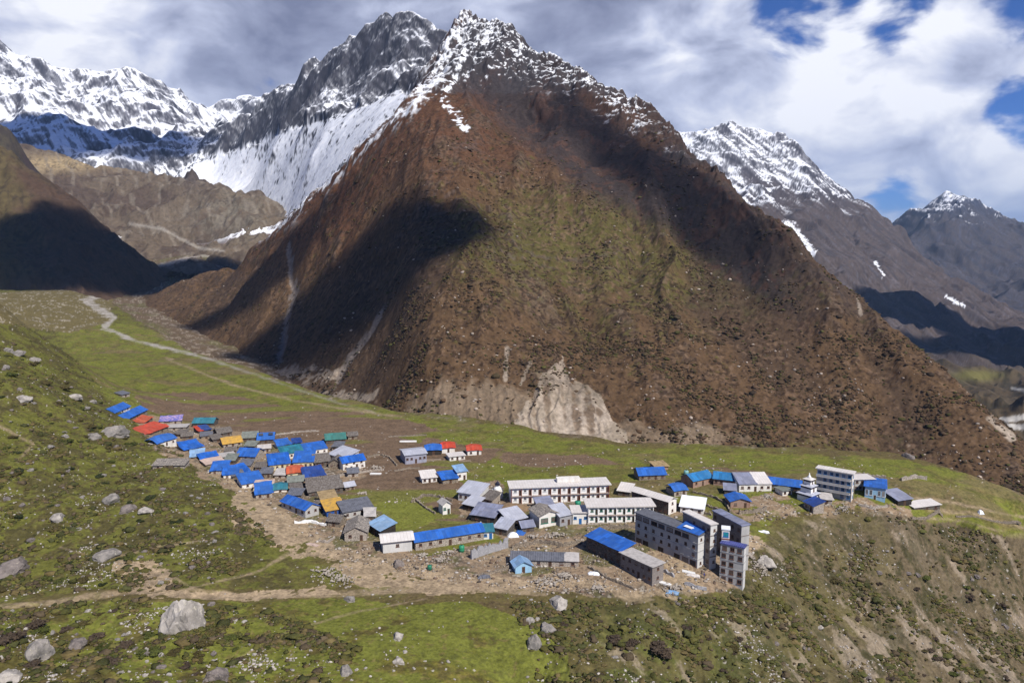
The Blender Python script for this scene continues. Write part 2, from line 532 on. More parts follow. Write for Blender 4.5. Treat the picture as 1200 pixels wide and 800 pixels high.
    # gully slope, lower right
    gul = np.maximum(ss(qx - 620 + (qy - 690) * -0.2, 0, 110) * ss(qy, 690, 712), ss(qy - 588 - np.maximum(0, 985 - qx) * 0.22 - np.maximum(0, 900 - qx) * 1.2, 3, 22) * (qx > 850))
    gul = np.where(plat & (py < 690), 0, gul)
    cg = lerp(np.broadcast_to(C_([.100, .086, .034]), c.shape).copy(), C_([.122, .094, .056]), ss(qx + mid * 140, 820, 1060))
    cg = lerp(cg, C_([.040, .040, .016]), ss(mid * .8 + fin * .9, 0.0, 0.5) * .75)
    cg = lerp(cg, C_([.165, .13, .09]), ss(fbm(x * .8 + y * .3, y * .7, 15, 5, .65, seed=101), 0.30, 0.85) * ss(qx, 800, 960) * .38)
    rocky = gb(px, py, 1090, 745, 150, 50) + gb(px, py, 950, 745, 60, 50) * .8 + gb(px, py, 1160, 760, 70, 40)
    cg = lerp(cg, C_([.30, .24, .18]), ss(fbm(x + y * .3, y * .7, 10, 6, .68, seed=105) + rocky * .45, 0.55, 1.0) * .6)
    c = lerp(c, cg, gul)
    c = lerp(c, C_([.10, .115, .025]), gul * gb(px, py, 700, 780, 170, 50) * ss(mid, -.4, .2) * .8)
    # debris by the river and the valley beyond
    rim = np.interp(x, _rimX, _rimY)
    bank = ss(y - rim + w1 * 12, -4, 12)
    cb = lerp(np.broadcast_to(C_([.115, .082, .052]), c.shape).copy(), C_([.30, .25, .20]), ss(mid + fin * .7, .2, .6) * .75)
    cb = lerp(cb, C_([.10, .10, .03]), ss(big + mid * .6, .1, .6) * ss(y, 700, 900) * .6)
    c = lerp(c, cb, bank)
    upper = inpoly(qx, qy, [(-80, 350), (60, 338), (135, 346), (128, 378), (80, 390), (-60, 372)])
    c = np.where(upper[..., None], lerp(np.broadcast_to(C_([.13, .105, .045]), c.shape).copy(), PALE * .8, ss(mid + fin, .5, .9) * .7), c)
    river = [(285, 288), (262, 296), (225, 302), (185, 312), (160, 320), (150, 330), (118, 346), (100, 352), (112, 360), (134, 372), (122, 384), (160, 400), (215, 412), (262, 426), (320, 446), (390, 470), (440, 484)]
    dr = pldist(px + w1 * 2, py + w2 * .8, river)
    wid = np.interp(py, [290, 345, 360, 400, 484], [2.5, 4.0, 5.0, 2.6, 1.4])
    c = lerp(c, C_([.36, .33, .30]), ss(wid * (.75 + .5 * w1) - dr, -1.0, 1.4) * (py < 490) * (y > 330) * (1 - .6 * ss(px, 190, 300)) * (.55 + .35 * ss(mid, -.4, .3)))
    for line, w in PATHS:
        d = pldist(px + w1 * 1.5, py + w2 * 1.0, line)
        c = lerp(c, SAND * .85, ss(w * (.7 + .45 * w2) - d, -1.3, 1.3) * (.38 + .42 * ss(fin + mid * .6, -.4, .4)) * (y < 600))
    # small stones showing as pale specks
    sp = fbm(x, y, 1.5, 2, .6, seed=111)
    dn = 1.05 - .06 * hillw - .06 * mead * ss(420 - px, 0, 250)
    c = lerp(c, C_([.46, .42, .37]), ss(sp + 0.25 * mid, dn, dn + 0.12) * (y < 420) * .8)
    return c


ground = mesh_grid('ground', GX, GY, GZ, ground_color(), terrain_mat('ground_soil', 1.1, 0.35, amt=0.75))

# ------------------------------------------------------------------ the big pyramid mountain across the gorge


def face(px, py, y0, s=0.58, z0=-40):
    """point of a slope that rises at s from the gorge floor z0 at distance y0, seen at pixel (px, py)"""
    d = pixdir(px, py)
    k = d.z / d.y
    Y = (CAMZ - z0 + s * y0) / (s - k)
    return P(px, py, Y)


m = []
right = [face(px, py, 440) for px, py in [(548, 16), (572, 26), (600, 41), (622, 56), (650, 74), (680, 88), (704, 103), (726, 112), (742, 124), (766, 138), (790, 154), (806, 175), (826, 195), (850, 216), (872, 237), (895, 254), (915, 270),
                                           (935, 283), (952, 300), (980, 326), (1004, 347), (1030, 373), (1054, 395), (1080, 420), (1104, 440), (1130, 464), (1154, 486), (1180, 508), (1204, 530), (1240, 556)]]
m += dens(right, 22)
for x, y, z in dens(right, 90):
    m += [(x * 1.06 + 25, y + 120, z - 75), (x * 1.2 + 60, y + 380, z - 300)]
PEAK = right[0]
leftr = [PEAK, face(536, 45, 440, .60), face(527, 75, 436, .62), face(512, 100, 432, .63), face(490, 122, 430, .63), P(462, 142, 925), P(430, 166, 925), P(408, 190, 940), P(388, 211, 960), P(366, 230, 990), P(345, 248, 1030), P(318, 276, 1090),
         P(285, 302, 1170), P(245, 322, 1280), P(190, 345, 1400)]
m += dens(leftr, 24)
for x, y, z in dens(leftr[4:12], 110):
    m += [(x - 70, y + 130, z - 70), (x - 150, y + 420, z - 140)]
m += [(PEAK[0] - 10, PEAK[1] + 300, PEAK[2] - 60), (PEAK[0] - 60, PEAK[1] + 600, PEAK[2] - 110)]
spur = [face(498, 150, 428, .60), face(494, 200, 424, .60), face(490, 260, 420, .60), face(486, 310, 420, .60), face(492, 360, 422, .60), face(505, 420, 424, .62), face(520, 470, 428, .66), face(530, 500, 430, .7)]
m += dens(spur, 20)
for px, py, y0, s in [(560, 120, 440, .565), (620, 160, 445, .555), (600, 250, 440, .55), (700, 200, 450, .555), (700, 300, 450, .55), (640, 380, 440, .56), (800, 280, 450, .55), (780, 380, 448, .56), (880, 350, 450, .565), (880, 440, 446, .58),
                      (960, 420, 448, .585), (1030, 470, 446, .59), (720, 440, 436, .6), (580, 440, 430, .62), (820, 480, 440, .6), (940, 500, 440, .6), (1080, 510, 440, .6), (640, 480, 428, .7), (740, 500, 428, .72)]:
    m.append(face(px, py, y0, s))
foot = [P(90, 352, 1480), P(140, 362, 1230), (P(200, 388, 960)), P(260, 405, 850), P(330, 425, 700), P(390, 452, 590), P(450, 478, 512), P(500, 497, 462), P(560, 512, 430), P(650, 530, 415), P(740, 545, 412), P(850, 552, 415), P(950, 552, 420), P(1060, 552, 425), P(1150, 552, 420), P(1260, 562, 420)]
m += dens(foot, 40)
m += [(x * .95, y - 60, z - 12) for x, y, z in dens(foot, 80)]
m += [P(430, 250, 790), P(440, 330, 672), P(400, 300, 775), P(350, 330, 830), P(380, 390, 665), P(330, 380, 765), P(280, 350, 990), P(240, 350, 1140), P(450, 400, 590), P(300, 325, 1030)]
M_rbf = RBF(dedupe(m, 9.0))

Ys = [370.0]
while Ys[-1] < 1760:
    y = Ys[-1]
    Ys.append(y * (1.0014 if y < 560 else 1.0017 if y < 1100 else 1.0022))
MX, MY = polar_grid(60, 1290, 1060, Ys)
MZ = coarse_eval(M_rbf, MX, MY, 5)
MB = MZ.copy()
ppx, ppy = proj(MX, MY, MZ)
rock = np.clip(ss(MZ + 40 * fbm(MX, MY, 150, 3, seed=5), 215, 330), 0, 1)
_rl = [proj(*q) for q in right]
rock = np.maximum(rock, .75 * ss(34 - pldist(ppx, ppy, _rl) + 12 * fbm(MX, MY, 60, 3, seed=6), 0, 24) * ss(1080 - ppx, 0, 200))
wx, wy = MX + 18 * fbm(MX, MY, 90, 3, seed=1), MY + 18 * fbm(MX, MY, 90, 3, seed=2)
MZ += (11 * fbm(wx, wy, 180, 6, 0.5, seed=121) + 22 * (ridged(wx, wy * 0.24, 95, 5, .46, seed=127) - .5)) * (0.35 + .65 * ss(MZ, -20, 60))
MZ += rock * (19 * (ridged(wx * .8 + wy * .5, wy * .6 - wx * .2, 95, 6, .55, seed=131) - .45) + 6 * fbm(wx, wy, 16, 4, .6, seed=135))
cliff = np.clip(gb(ppx, ppy, 665, 490, 105, 55) + gb(ppx, ppy, 560, 500, 70, 40) * .6 + gb(ppx, ppy, 800, 510, 80, 30) * .5, 0, 1)
band_ = ss(MZ, 10, 80) * ss(fbm(MX, MY, 120, 3, seed=153), -.2, .4)
MZ += band_ * 5 * (ridged(wx * .35, (MZ * 2.2 + wy * .6), 30, 4, .5, seed=155) - .5)
MZ += cliff * 3.0 * (ridged(wx, wy * .08, 9, 4, seed=141) - .5)
gull = np.exp(-(pldist(ppx + 3 * fbm(MX, MY, 30, 3, seed=143), ppy, [(338, 285), (345, 330), (335, 375), (328, 420)]) / 5) ** 2) + np.exp(-(pldist(ppx + 3 * fbm(MX, MY, 30, 3, seed=144), ppy, [(450, 340), (435, 375), (405, 420), (395, 440)]) / 4) ** 2)
MZ -= 6 * gull
MZ += 0.9 * fbm(MX, MY, 7, 3, .6, seed=151)


def mountain_color():
    x, y, z = MX, MY, MZ
    px, py = proj(x, y, z)
    n = normals(x, y, z)
    nz = np.abs(n[..., 2])
    big, mid, fin = fbm(x, y, 130, 5, .55, seed=161), fbm(x, y, 26, 4, .6, seed=165), fbm(x, y, 7, 3, .6, seed=169)
    c = np.broadcast_to(C_([.118, .074, .038]), (*x.shape, 3)).copy()
    c = lerp(c, C_([.118, .060, .033]), ss(z + big * 60 + mid * 30, 60, 220))
    c = lerp(c, C_([.140, .064, .033]), ss(420 - px + big * 60, -60, 60) * ss(z, 20, 120) * .7)
    grn = gb(px, py, 650, 270, 130, 55) + gb(px, py, 780, 330, 150, 60) * .85 + gb(px, py, 610, 300, 70, 30) * .5 + gb(px, py, 980, 520, 120, 14) * .9 + gb(px, py, 700, 220, 150, 60) * .35
    fn2 = fbm(x, y * 1.5, 13, 4, .65, seed=175)
    c = lerp(c, C_([.110, .112, .024]), ss(grn * .9 + big * .25 + mid * .45 + fn2 * .5, .45, 1.0) * .8)
    c = lerp(c, C_([.094, .078, .030]), ss(grn + big * .4 + mid * .4, .15, .8) * .5)
    c = lerp(c, C_([.155, .115, .082]), ss(ridged(wx, wy * .24, 95, 5, .46, seed=127) + .2 * fin, .62, .85) * ss(mid + big, -.1, .5) * .55)
    c = lerp(c, C_([.060, .044, .032]), ss(.35 - ridged(wx, wy * .24, 95, 5, .46, seed=127), -.05, .15) * .5)
    c = lerp(c, C_([.130, .105, .090]), band_ * ss(ridged(wx * .35, (MB * 2.2 + wy * .6), 30, 4, .5, seed=155) + .3 * fin, .6, .85) * .55)
    c = lerp(c, C_([.048, .030, .018]), ss(mid * .55 + fin * .9 + fbm(x, y * 1.6, 3.2, 2, .6, seed=171) * .9 + big * .25, .05, .6) * .85)
    c = lerp(c, C_([.19, .125, .075]), ss(fbm(x + 9, y, 4.5, 3, .6, seed=172) + mid * .4 - big * .3, .35, .8) * .6)
    c = c * C_([.80, .78, .82])
    # rocky dark flank below the right-hand ridge and towards the summit
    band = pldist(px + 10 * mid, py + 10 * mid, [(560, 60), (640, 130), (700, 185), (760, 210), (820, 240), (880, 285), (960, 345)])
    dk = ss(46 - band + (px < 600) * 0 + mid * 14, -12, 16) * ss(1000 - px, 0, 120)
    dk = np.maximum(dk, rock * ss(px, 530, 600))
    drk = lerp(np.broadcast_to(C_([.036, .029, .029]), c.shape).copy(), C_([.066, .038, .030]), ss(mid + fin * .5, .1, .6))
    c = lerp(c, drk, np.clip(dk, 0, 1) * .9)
    c = lerp(c, C_([.050, .048, .054]), rock * ss(big + mid * .5 + (py < 110), .1, .8) * .7)
    # erosion scar above the river
    scar = inpoly(px + 3.5 * fbm(x, y * .3, 16, 4, .6, seed=173), py + 6 * mid, [(640, 440), (660, 418), (668, 450), (690, 455), (705, 470), (715, 490), (735, 510), (742, 550), (640, 540), (580, 520), (600, 495), (620, 466)]).astype(float)
    st = ridged(x, y * .08, 9, 4, seed=141)
    scar = scar * (.25 + .75 * ss(st + .35 * fin + .25 * mid, .08, .5))
    scar = np.maximum(scar, ss(np.exp(-(pldist(px, py, [(594, 408), (592, 445)]) / 3.5) ** 2) + .3 * fin, .55, .8))
    scar = np.maximum(scar, ss(np.exp(-(pldist(px, py, [(622, 424), (610, 450)]) / 3.5) ** 2) + .3 * fin, .6, .85))
    scar = np.maximum(scar, .9 * ss(np.exp(-(pldist(px, py, [(1160, 490), (1185, 512)]) / 9) ** 2) + .4 * mid, .5, .8))
    scar = np.maximum(scar, .9 * ss(np.exp(-(pldist(px, py, [(1005, 350), (1009, 368)]) / 4) ** 2) + .3 * mid, .5, .8))
    half = ss(gb(px, py, 560, 480, 120, 48) * (.7 + .6 * st) + gb(px, py, 590, 490, 130, 30) * .4 + gb(px, py, 790, 515, 110, 20) + .3 * mid, .45, .9) * .6
    c = lerp(c, C_([.235, .18, .125]), half)
    c = lerp(c, lerp(np.broadcast_to(C_([.39, .325, .26]), c.shape).copy(), C_([.26, .215, .165]), ss(mid + fin * .6, -.2, .6)), scar * (.55 + .35 * ss(py, 430, 500)))
    c = lerp(c, C_([.20, .17, .15]), ss(gull + .35 * fin, .4, .8) * .75)
    rub = ss(gb(px, py, 345, 438, 70, 14) + gb(px, py, 400, 465, 60, 10) + .4 * fin + .3 * mid, .5, .9)
    c = lerp(c, C_([.30, .25, .20]), rub * .7)
    # snow lies on the ledges up high, and deep on the shaded back of the left ridge
    lr = np.interp(py, [14, 60, 100, 122, 166, 211, 248, 276, 300], [545, 532, 515, 492, 430, 388, 345, 318, 285])
    back = ss(lr - px + 8 * mid, -3, 10) * ss(290 - py, 0, 20)
    hi = ss(z + 35 * big + 25 * mid - 0.9 * np.maximum(0, 545 - px) + .62 * np.clip(px - 600, 0, 260) - .9 * np.clip(px - 760, 0, 300), 255, 410)
    hi = hi * np.clip(ss(700 - px, -120, 60) * .35 + .65, 0, 1)
    ledge = ss(nz + .22 * fin + .14 * mid + .12 * fbm(x + .8 * z, y, 4, 2, .6, seed=177) + hi * .22, .86, .99)
    snow = np.clip(ss(hi, .05, .5) * ledge, 0, 1)
    strk = np.exp(-(pldist(px + 5 * mid, py + 3 * fin, [(545, 62), (532, 95), (516, 118), (530, 130), (548, 152)]) / 6) ** 2)
    snow = np.maximum(snow, ss(strk * .8 + .5 * fin + .45 * mid, .62, .85) * ss(strk, .1, .4))
    snow = np.maximum(snow, back * ss(nz + .18 * mid + .12 * fin, .55, .78))
    edge = np.exp(-((lr - px - 6) / 14) ** 2) * ss(280 - py, 0, 30)
    snow = np.maximum(snow, edge * ss(mid + fin * .6, .1, .4))
    c = lerp(c, C_([.80, .82, .86]), np.clip(snow, 0, 1))
    return c


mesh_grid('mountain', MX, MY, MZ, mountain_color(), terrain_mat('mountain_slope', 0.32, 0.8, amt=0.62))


# ------------------------------------------------------------------ far mountains
def damp(f, poly, k):
    def h(X, Y, Z):
        px, py = proj(X, Y, Z)
        return f(X, Y, Z) * np.where(inpoly(px, py, poly), k, 1.0)
    return h


TROUGH = [(225, 190), (290, 172), (345, 150), (400, 135), (470, 105), (500, 118), (430, 168), (388, 212), (345, 250), (330, 270), (180, 270), (190, 215)]


def ridge_body(name, ctrl, dn, back, pr, Yr, nc, ratio, noise, colorf, mat, eps=20.0):
    pts = []
    for line, isridge in ctrl:
        w = [P(*q) for q in line]
        pts += dens(w, dn) if len(w) > 1 else w
        if isridge:
            for x, y, z in dens(w, dn * 4):
                pts.append((x * (1 + back / y), y + back, z - back * .55))
    rb = RBF(dedupe(pts, eps))
    ys = [Yr[0]]
    while ys[-1] < Yr[1]:
        ys.append(ys[-1] * ratio)
    X, Y = polar_grid(pr[0], pr[1], nc, ys)
    Z = coarse_eval(rb, X, Y, 2)
    Z = Z + noise(X, Y, Z)
    return mesh_grid(name, X, Y, Z, colorf(X, Y, Z), mat)


def alp_noise(sc_, amp, seed):
    def f(X, Y, Z):
        wx, wy = X + .2 * sc_ * fbm(X, Y, sc_, 3, seed=seed), Y + .2 * sc_ * fbm(X, Y, sc_, 3, seed=seed + 3)
        return amp * (1.35 * (ridged(wx, wy, sc_, 6, .40, seed=seed + 5) - .5) + .20 * fbm(wx, wy, sc_ * .22, 3, .42, seed=seed + 9))
    return f


def snow_color(lo, hi, slope, seed, s=1.0, rockc=(.075, .072, .085), low=(.11, .085, .065), tops=None):
    def f(X, Y, Z):
        n = normals(X, Y, Z)
        nz = np.abs(n[..., 2])
        U, V = X + .9 * Z, Y - .7 * Z                       # so that steep faces are not streaked
        big, mid, fin = fbm(U, V, 300 * s, 4, seed=seed), fbm(U, V, 70 * s, 4, .6, seed=seed + 4), fbm(U, V, 20 * s, 4, .65, seed=seed + 8)
        vf = fbm(U, V, 7 * s, 2, .7, seed=seed + 12)
        c = np.broadcast_to(C_(rockc), (*X.shape, 3)).copy()
        c = lerp(c, C_(low), ss(-Z - 60 * big, -hi, -lo))
        c = lerp(c, C_(rockc) * .55, ss(mid + fin, .1, .9) * .6)
        c = lerp(c, C_(rockc) * 1.7, ss(fin - mid * .5, .3, .9) * .4)
        h = ss(Z + 70 * big + 40 * mid, lo, hi)
        c = c * (1 + .35 * np.clip(fin + .6 * mid, -1, 1))[..., None]
        c = lerp(c, C_(rockc) * .5, ss(ridged(U, V, 170 * s, 4, .5, seed=seed + 21), .60, .85) * .5)
        k = nz + .16 * mid + .20 * fin + .10 * vf + (h - .5) * .22
        sn = ss(h, .05, .55) * ss(k, slope - .10, slope + .06)
        sn = np.maximum(sn, ss(h, .5, 1.0) * ss(k + .12 * vf, slope - .34, slope + .05) * .30)
        if tops is not None:
            px, py = proj(X, Y, Z)
            sn = np.maximum(sn, tops(px, py, mid, fin, nz))
        return lerp(c, C_([.80, .82, .87]), np.clip(sn, 0, 1))
    return f


far_rock = terrain_mat('far_rock', 0.06, 3.0, amt=0.35)
# middle snow peak behind the pyramid's left ridge, with the snow trough at its foot
ctrl = [([(660, 170, 1900), (620, 120, 1900), (580, 80, 1920), (550, 60, 1940), (524, 53, 2000), (512, 42, 2080), (500, 33, 2150), (484, 27, 2230), (466, 29, 2300), (448, 28, 2330), (428, 32, 2360), (410, 42, 2400), (398, 60, 2440), (388, 74, 2480), (370, 80, 2540), (352, 84, 2600), (336, 100, 2680), (318, 112, 2760),
          (300, 128, 2880), (283, 143, 3000), (262, 164, 3250), (240, 180, 3450)], True),
        ([(505, 95, 1500), (470, 128, 1460), (430, 160, 1500), (390, 205, 1560), (358, 235, 1680), (335, 246, 1950), (300, 240, 2250), (262, 234, 2450), (225, 228, 2600), (180, 228, 2700)], False),
        ([(400, 300, 1390), (345, 320, 1500), (300, 320, 1750), (250, 320, 1950), (180, 320, 2100)], False), ([(170, 340, 1390), (330, 340, 1390)], False),
        ([(300, 210, 2500), (250, 205, 2750)], False),
        ([(470, 60, 2060), (455, 100, 1800)], False), ([(400, 90, 2300), (385, 140, 2000), (365, 180, 1850)], False), ([(300, 152, 2700), (272, 160, 2850)], False), ([(320, 175, 2300)], False),
        ([(360, 140, 2150)], False), ([(420, 75, 2250), (428, 120, 1900)], False), ([(250, 195, 2800)], False)]


def tops2(px, py, mid, fin, nz):
    trough = inpoly(px + 12 * mid, py + 6 * fin, TROUGH)
    return trough * ss(nz + .26 * mid + .26 * fin + .25 * ss(py, 130, 210), .34, .52)


ridge_body('snow_peak', ctrl, 45, 500, (190, 640), (1380, 4000), 430, 1.0022, damp(alp_noise(280, 60, 201), TROUGH, .16), snow_color(120, 230, .93, 211, s=.7, rockc=(.052, .051, .062), tops=tops2), far_rock)

# left snow range and the glacier saddle
ctrl = [([(-160, 20, 4000), (-60, 40, 4000), (0, 57, 4000), (30, 68, 4000), (62, 76, 4000), (85, 85, 4000), (104, 86, 4000), (128, 92, 4000), (150, 88, 4000), (168, 92, 4000), (190, 104, 4000), (212, 118, 4000), (224, 127, 4000), (231, 130, 4050)], True),
        ([(231, 130, 4050), (240, 136, 4400), (262, 131, 4600), (285, 128, 4700), (330, 120, 4800), (420, 100, 4900)], True),
        ([(-160, 200, 2700), (0, 200, 2700), (60, 205, 2700), (120, 208, 2700), (200, 212, 2750), (300, 215, 2800)], False),
        ([(80, 95, 3800), (100, 130, 3400), (115, 175, 2950)], False), ([(150, 110, 3700), (185, 140, 3400), (200, 170, 3100)], False), ([(20, 90, 3700), (40, 150, 3050)], False), ([(230, 150, 3900), (255, 172, 3400), (255, 195, 3000)], False),
        ([(70, 150, 3000)], False), ([(150, 165, 2950)], False), ([(330, 160, 3600)], False)]


def tops1(px, py, mid, fin, nz):
    gl = inpoly(px + 8 * mid, py + 5 * fin, [(228, 140), (300, 120), (330, 170), (270, 200), (215, 205), (205, 175)]) * .9 * ss(nz + .2 * fin, .6, .8)
    return gl


ridge_body('snow_range', ctrl, 80, 700, (-150, 480), (2550, 5400), 560, 1.0016, alp_noise(480, 90, 231), snow_color(200, 360, .84, 241, s=1.2, tops=tops1), far_rock)

# right snow mountain and the pointed peak beyond it
ctrl = [([(760, 165, 4200), (800, 158, 4150), (828, 156, 4100), (848, 152, 4050), (868, 150, 4000), (890, 152, 4000), (910, 160, 3980), (930, 170, 3950), (950, 186, 3900), (968, 200, 3880), (985, 214, 3850), (1003, 230, 3800), (1018, 243, 3780), (1034, 252, 3740), (1050, 266, 3700), (1062, 290, 3600)], True),
        ([(1062, 290, 3600), (1100, 330, 3200), (1150, 372, 2750), (1210, 405, 2400), (1280, 440, 2200)], False),
        ([(900, 190, 3700), (940, 260, 3100), (980, 310, 2700)], False), ([(985, 225, 3700), (1010, 290, 3200), (1060, 350, 2700)], False), ([(860, 200, 3500), (880, 250, 3100)], False),
        ([(760, 330, 2300), (900, 380, 2050), (1000, 400, 1900), (1060, 425, 1750), (1120, 446, 1600), (1180, 462, 1480), (1260, 478, 1400), (1340, 478, 1400)], False),
        ([(1150, 420, 2000), (1230, 430, 1950)], False), ([(1200, 488, 1250), (1300, 488, 1250), (1120, 486, 1250)], False), ([(1150, 512, 900), (1250, 525, 880), (1350, 525, 880)], False)]


def tops3(px, py, mid, fin, nz):
    a = np.exp(-(pldist(px + 3 * mid, py + 2 * fin, [(925, 262), (940, 282), (952, 296)]) / 6) ** 2)
    b = np.exp(-(pldist(px, py, [(1026, 308), (1036, 322)]) / 3.0) ** 2)
    cc = np.exp(-(pldist(px, py, [(1108, 348), (1130, 358)]) / 2.0) ** 2)
    return ss(a + b * .9 + cc * .9 + .45 * fin + .25 * mid, .55, .75) * ss(a + b + cc, .08, .3)


def right_color(X, Y, Z):
    c = snow_color(190, 420, .88, 261, s=.8, rockc=(.070, .066, .078), low=(.082, .063, .056), tops=tops3)(X, Y, Z)
    px, py = proj(X, Y, Z)
    mid, fin = fbm(X, Y, 60, 4, .6, seed=271), fbm(X, Y, 15, 3, .6, seed=275)
    w = ss(1900 - Y + 200 * mid, 0, 400)
    c = lerp(c, lerp(np.broadcast_to(C_([.085, .062, .036]), c.shape).copy(), C_([.045, .036, .022]), ss(mid + fin, 0, .8)), w)
    c = lerp(c, C_([.13, .12, .035]), np.clip(gb(px, py, 1145, 440, 26, 6) * 1.5, 0, 1) * .8)
    rv = pldist(px + 4 * mid, py + 2 * fin, [(1300, 484), (1200, 488), (1172, 492), (1180, 499), (1240, 503), (1300, 505)])
    c = lerp(c, C_([.42, .40, .37]), ss(3.0 - rv, -1, 1.2))
    rv = pldist(px + 2 * mid, py + fin, [(1300, 455), (1200, 457), (1188, 455)])
    c = lerp(c, C_([.40, .38, .35]), ss(1.8 - rv, -1, 1.2))
    return c


ridge_body('snow_mountain', ctrl, 70, 700, (740, 1290), (850, 4700), 520, 1.0024, alp_noise(360, 72, 251), right_color, far_rock)
ctrl = [([(1000, 300, 5600), (1040, 268, 5600), (1052, 260, 5600), (1066, 250, 5600), (1080, 240, 5600), (1090, 231, 5600), (1100, 223, 5600), (1109, 216, 5600), (1118, 222, 5600), (1130, 232, 5600), (1142, 238, 5600), (1154, 247, 5600), (1166, 250, 5600), (1180, 257, 5600), (1194, 264, 5600), (1210, 276, 5600), (1260, 300, 5600), (1330, 330, 5600)], True),
        ([(1000, 360, 4000), (1100, 380, 3700), (1200, 390, 3400), (1300, 400, 3300)], False), ([(1110, 235, 5400), (1125, 290, 4800), (1130, 330, 4300)], False), ([(1166, 262, 5400), (1195, 300, 4900), (1230, 340, 4300)], False),
        ([(1075, 300, 4700)], False), ([(1165, 310, 4600)], False)]
ridge_body('rock_peak', ctrl, 90, 900, (960, 1290), (3300, 6600), 340, 1.0022, alp_noise(420, 85, 281), snow_color(200, 480, .93, 291, s=.9, rockc=(.044, .050, .076), low=(.070, .060, .060)), far_rock)  # rock tint carries part of the blue of the far haze

# moraine hills at the mouth of the glacier, and the dark hill on the left
ctrl = [([(-80, 190, 2500), (30, 184, 2450), (60, 188, 2420), (95, 192, 2400), (112, 200, 2350), (150, 206, 2300), (190, 209, 2250), (212, 210, 2200), (219, 200, 2200), (225, 196, 2200), (231, 202, 2200), (238, 212, 2180), (250, 218, 2120), (257, 213, 2100), (262, 215, 2100), (272, 226, 2080), (290, 229, 2050), (308, 229, 2020), (322, 238, 1980), (338, 252, 1900), (352, 262, 1860), (380, 275, 1850)], True),
        ([(60, 250, 1900), (130, 262, 1850), (190, 272, 1800), (240, 282, 1740), (290, 288, 1660), (340, 280, 1640), (380, 300, 1600)], False), ([(216, 214, 2190), (224, 199, 2192), (232, 214, 2190)], False), ([(216, 214, 2210), (224, 199, 2208), (232, 214, 2210)], False), ([(250, 220, 2110), (258, 214, 2108), (264, 220, 2110)], False), ([(150, 235, 2000), (170, 262, 1850)], False), ([(225, 225, 2020), (200, 258, 1880)], False), ([(258, 225, 2000), (300, 262, 1770)], False),
        ([(60, 315, 1500), (160, 318, 1480), (250, 312, 1480), (340, 315, 1450)], False)]


def moraine_color(X, Y, Z):
    px, py = proj(X, Y, Z)
    big, mid, fin = fbm(X, Y, 160, 4, seed=301), fbm(X, Y, 40, 4, .6, seed=305), fbm(X, Y, 10, 3, .6, seed=309)
    c = np.broadcast_to(C_([.120, .092, .066]), (*X.shape, 3)).copy()  # base tone lowered for the partial shade over the moraine
    c = lerp(c, C_([.078, .056, .044]), ss(big + mid * .6, -.1, .5) * .85)
    c = lerp(c, C_([.17, .15, .115]), gb(px, py, 270, 255, 55, 28) * ss(mid, -.5, .3) * .85)
    c = lerp(c, C_([.34, .26, .15]), gb(px, py, 65, 192, 60, 9))  # sunlit yellow flat painted into the colour
    c = lerp(c, C_([.075, .06, .055]), gb(px, py, 224, 205, 14, 14) * .9)
    c = lerp(c, C_([.06, .042, .03]), ss(mid * .8 + fin * .8, .15, .8) * .65)
    c = lerp(c, C_([.20, .17, .135]), ss(ridged(X + .5 * Y, Y * .4, 60, 4, seed=313), .62, .85) * .6)
    c = lerp(c, C_([.36, .33, .29]), ss(1.6 - pldist(px + 3 * mid, py + fin, [(150, 262), (190, 268), (205, 275), (230, 290), (262, 294)]), -1, 1) * .5)
    return c


hill_mat = terrain_mat('hill_soil', 0.14, 1.2, amt=0.5)
ridge_body('moraine', ctrl, 35, 300, (-90, 400), (1420, 2600), 480, 1.0016, lambda X, Y, Z: alp_noise(130, 28, 311)(X, Y, Z) - 6.0, moraine_color, hill_mat, eps=7)
ctrl = [([(-160, 110, 1500), (-60, 150, 1480), (0, 171, 1450), (16, 178, 1440), (30, 190, 1430), (46, 202, 1420), (62, 214, 1410), (76, 224, 1400), (92, 241, 1390), (106, 256, 1380), (124, 272, 1380), (142, 286, 1385), (166, 300, 1400), (190, 314, 1420)], True),
        ([(-160, 330, 1080), (0, 336, 1120), (60, 336, 1150), (110, 332, 1200), (150, 328, 1280)], False), ([(-60, 240, 1280), (0, 250, 1290)], False), ([(60, 270, 1280), (80, 300, 1220)], False)]


def dark_hill_color(X, Y, Z):
    mid, fin = fbm(X, Y, 40, 4, .6, seed=325), fbm(X, Y, 10, 3, .6, seed=329)
    px, py = proj(X, Y, Z)
    c = np.broadcast_to(C_([.078, .050, .034]), (*X.shape, 3)).copy()
    c = lerp(c, C_([.105, .085, .035]), ss(60 - px + mid * 30, 0, 60) * .7)
    return lerp(c, C_([.045, .032, .024]), ss(mid + fin, 0, .8) * .7)


ridge_body('hill', ctrl, 35, 260, (-150, 230), (1050, 1750), 320, 1.0022, lambda X, Y, Z: alp_noise(120, 24, 331)(X, Y, Z) - 9.0, dark_hill_color, hill_mat, eps=12)
ctrl = [([(-160, 90, 2000), (-40, 118, 1950), (0, 142, 1950), (12, 152, 1950), (22, 170, 1950), (30, 190, 1950), (44, 215, 1960)], True), ([(-160, 250, 1700), (0, 250, 1720), (50, 240, 1800)], False)]
ridge_body('rock_shoulder', ctrl, 35, 260, (-150, 70), (1650, 2300), 160, 1.003, lambda X, Y, Z: alp_noise(110, 14, 341)(X, Y, Z) - 6.0, lambda X, Y, Z: dark_hill_color(X, Y, Z) * C_([.7, .75, 1.0]), hill_mat, eps=12)

# far ground under everything, out to the horizon
s = 30000
xs = np.linspace(-s, s, 40)
X, Y = np.meshgrid(xs, xs)
mesh_grid('terrain', X, Y, np.full(X.shape, -330.0), np.broadcast_to(C_([.10, .08, .05]), (*X.shape, 3)), hill_mat)

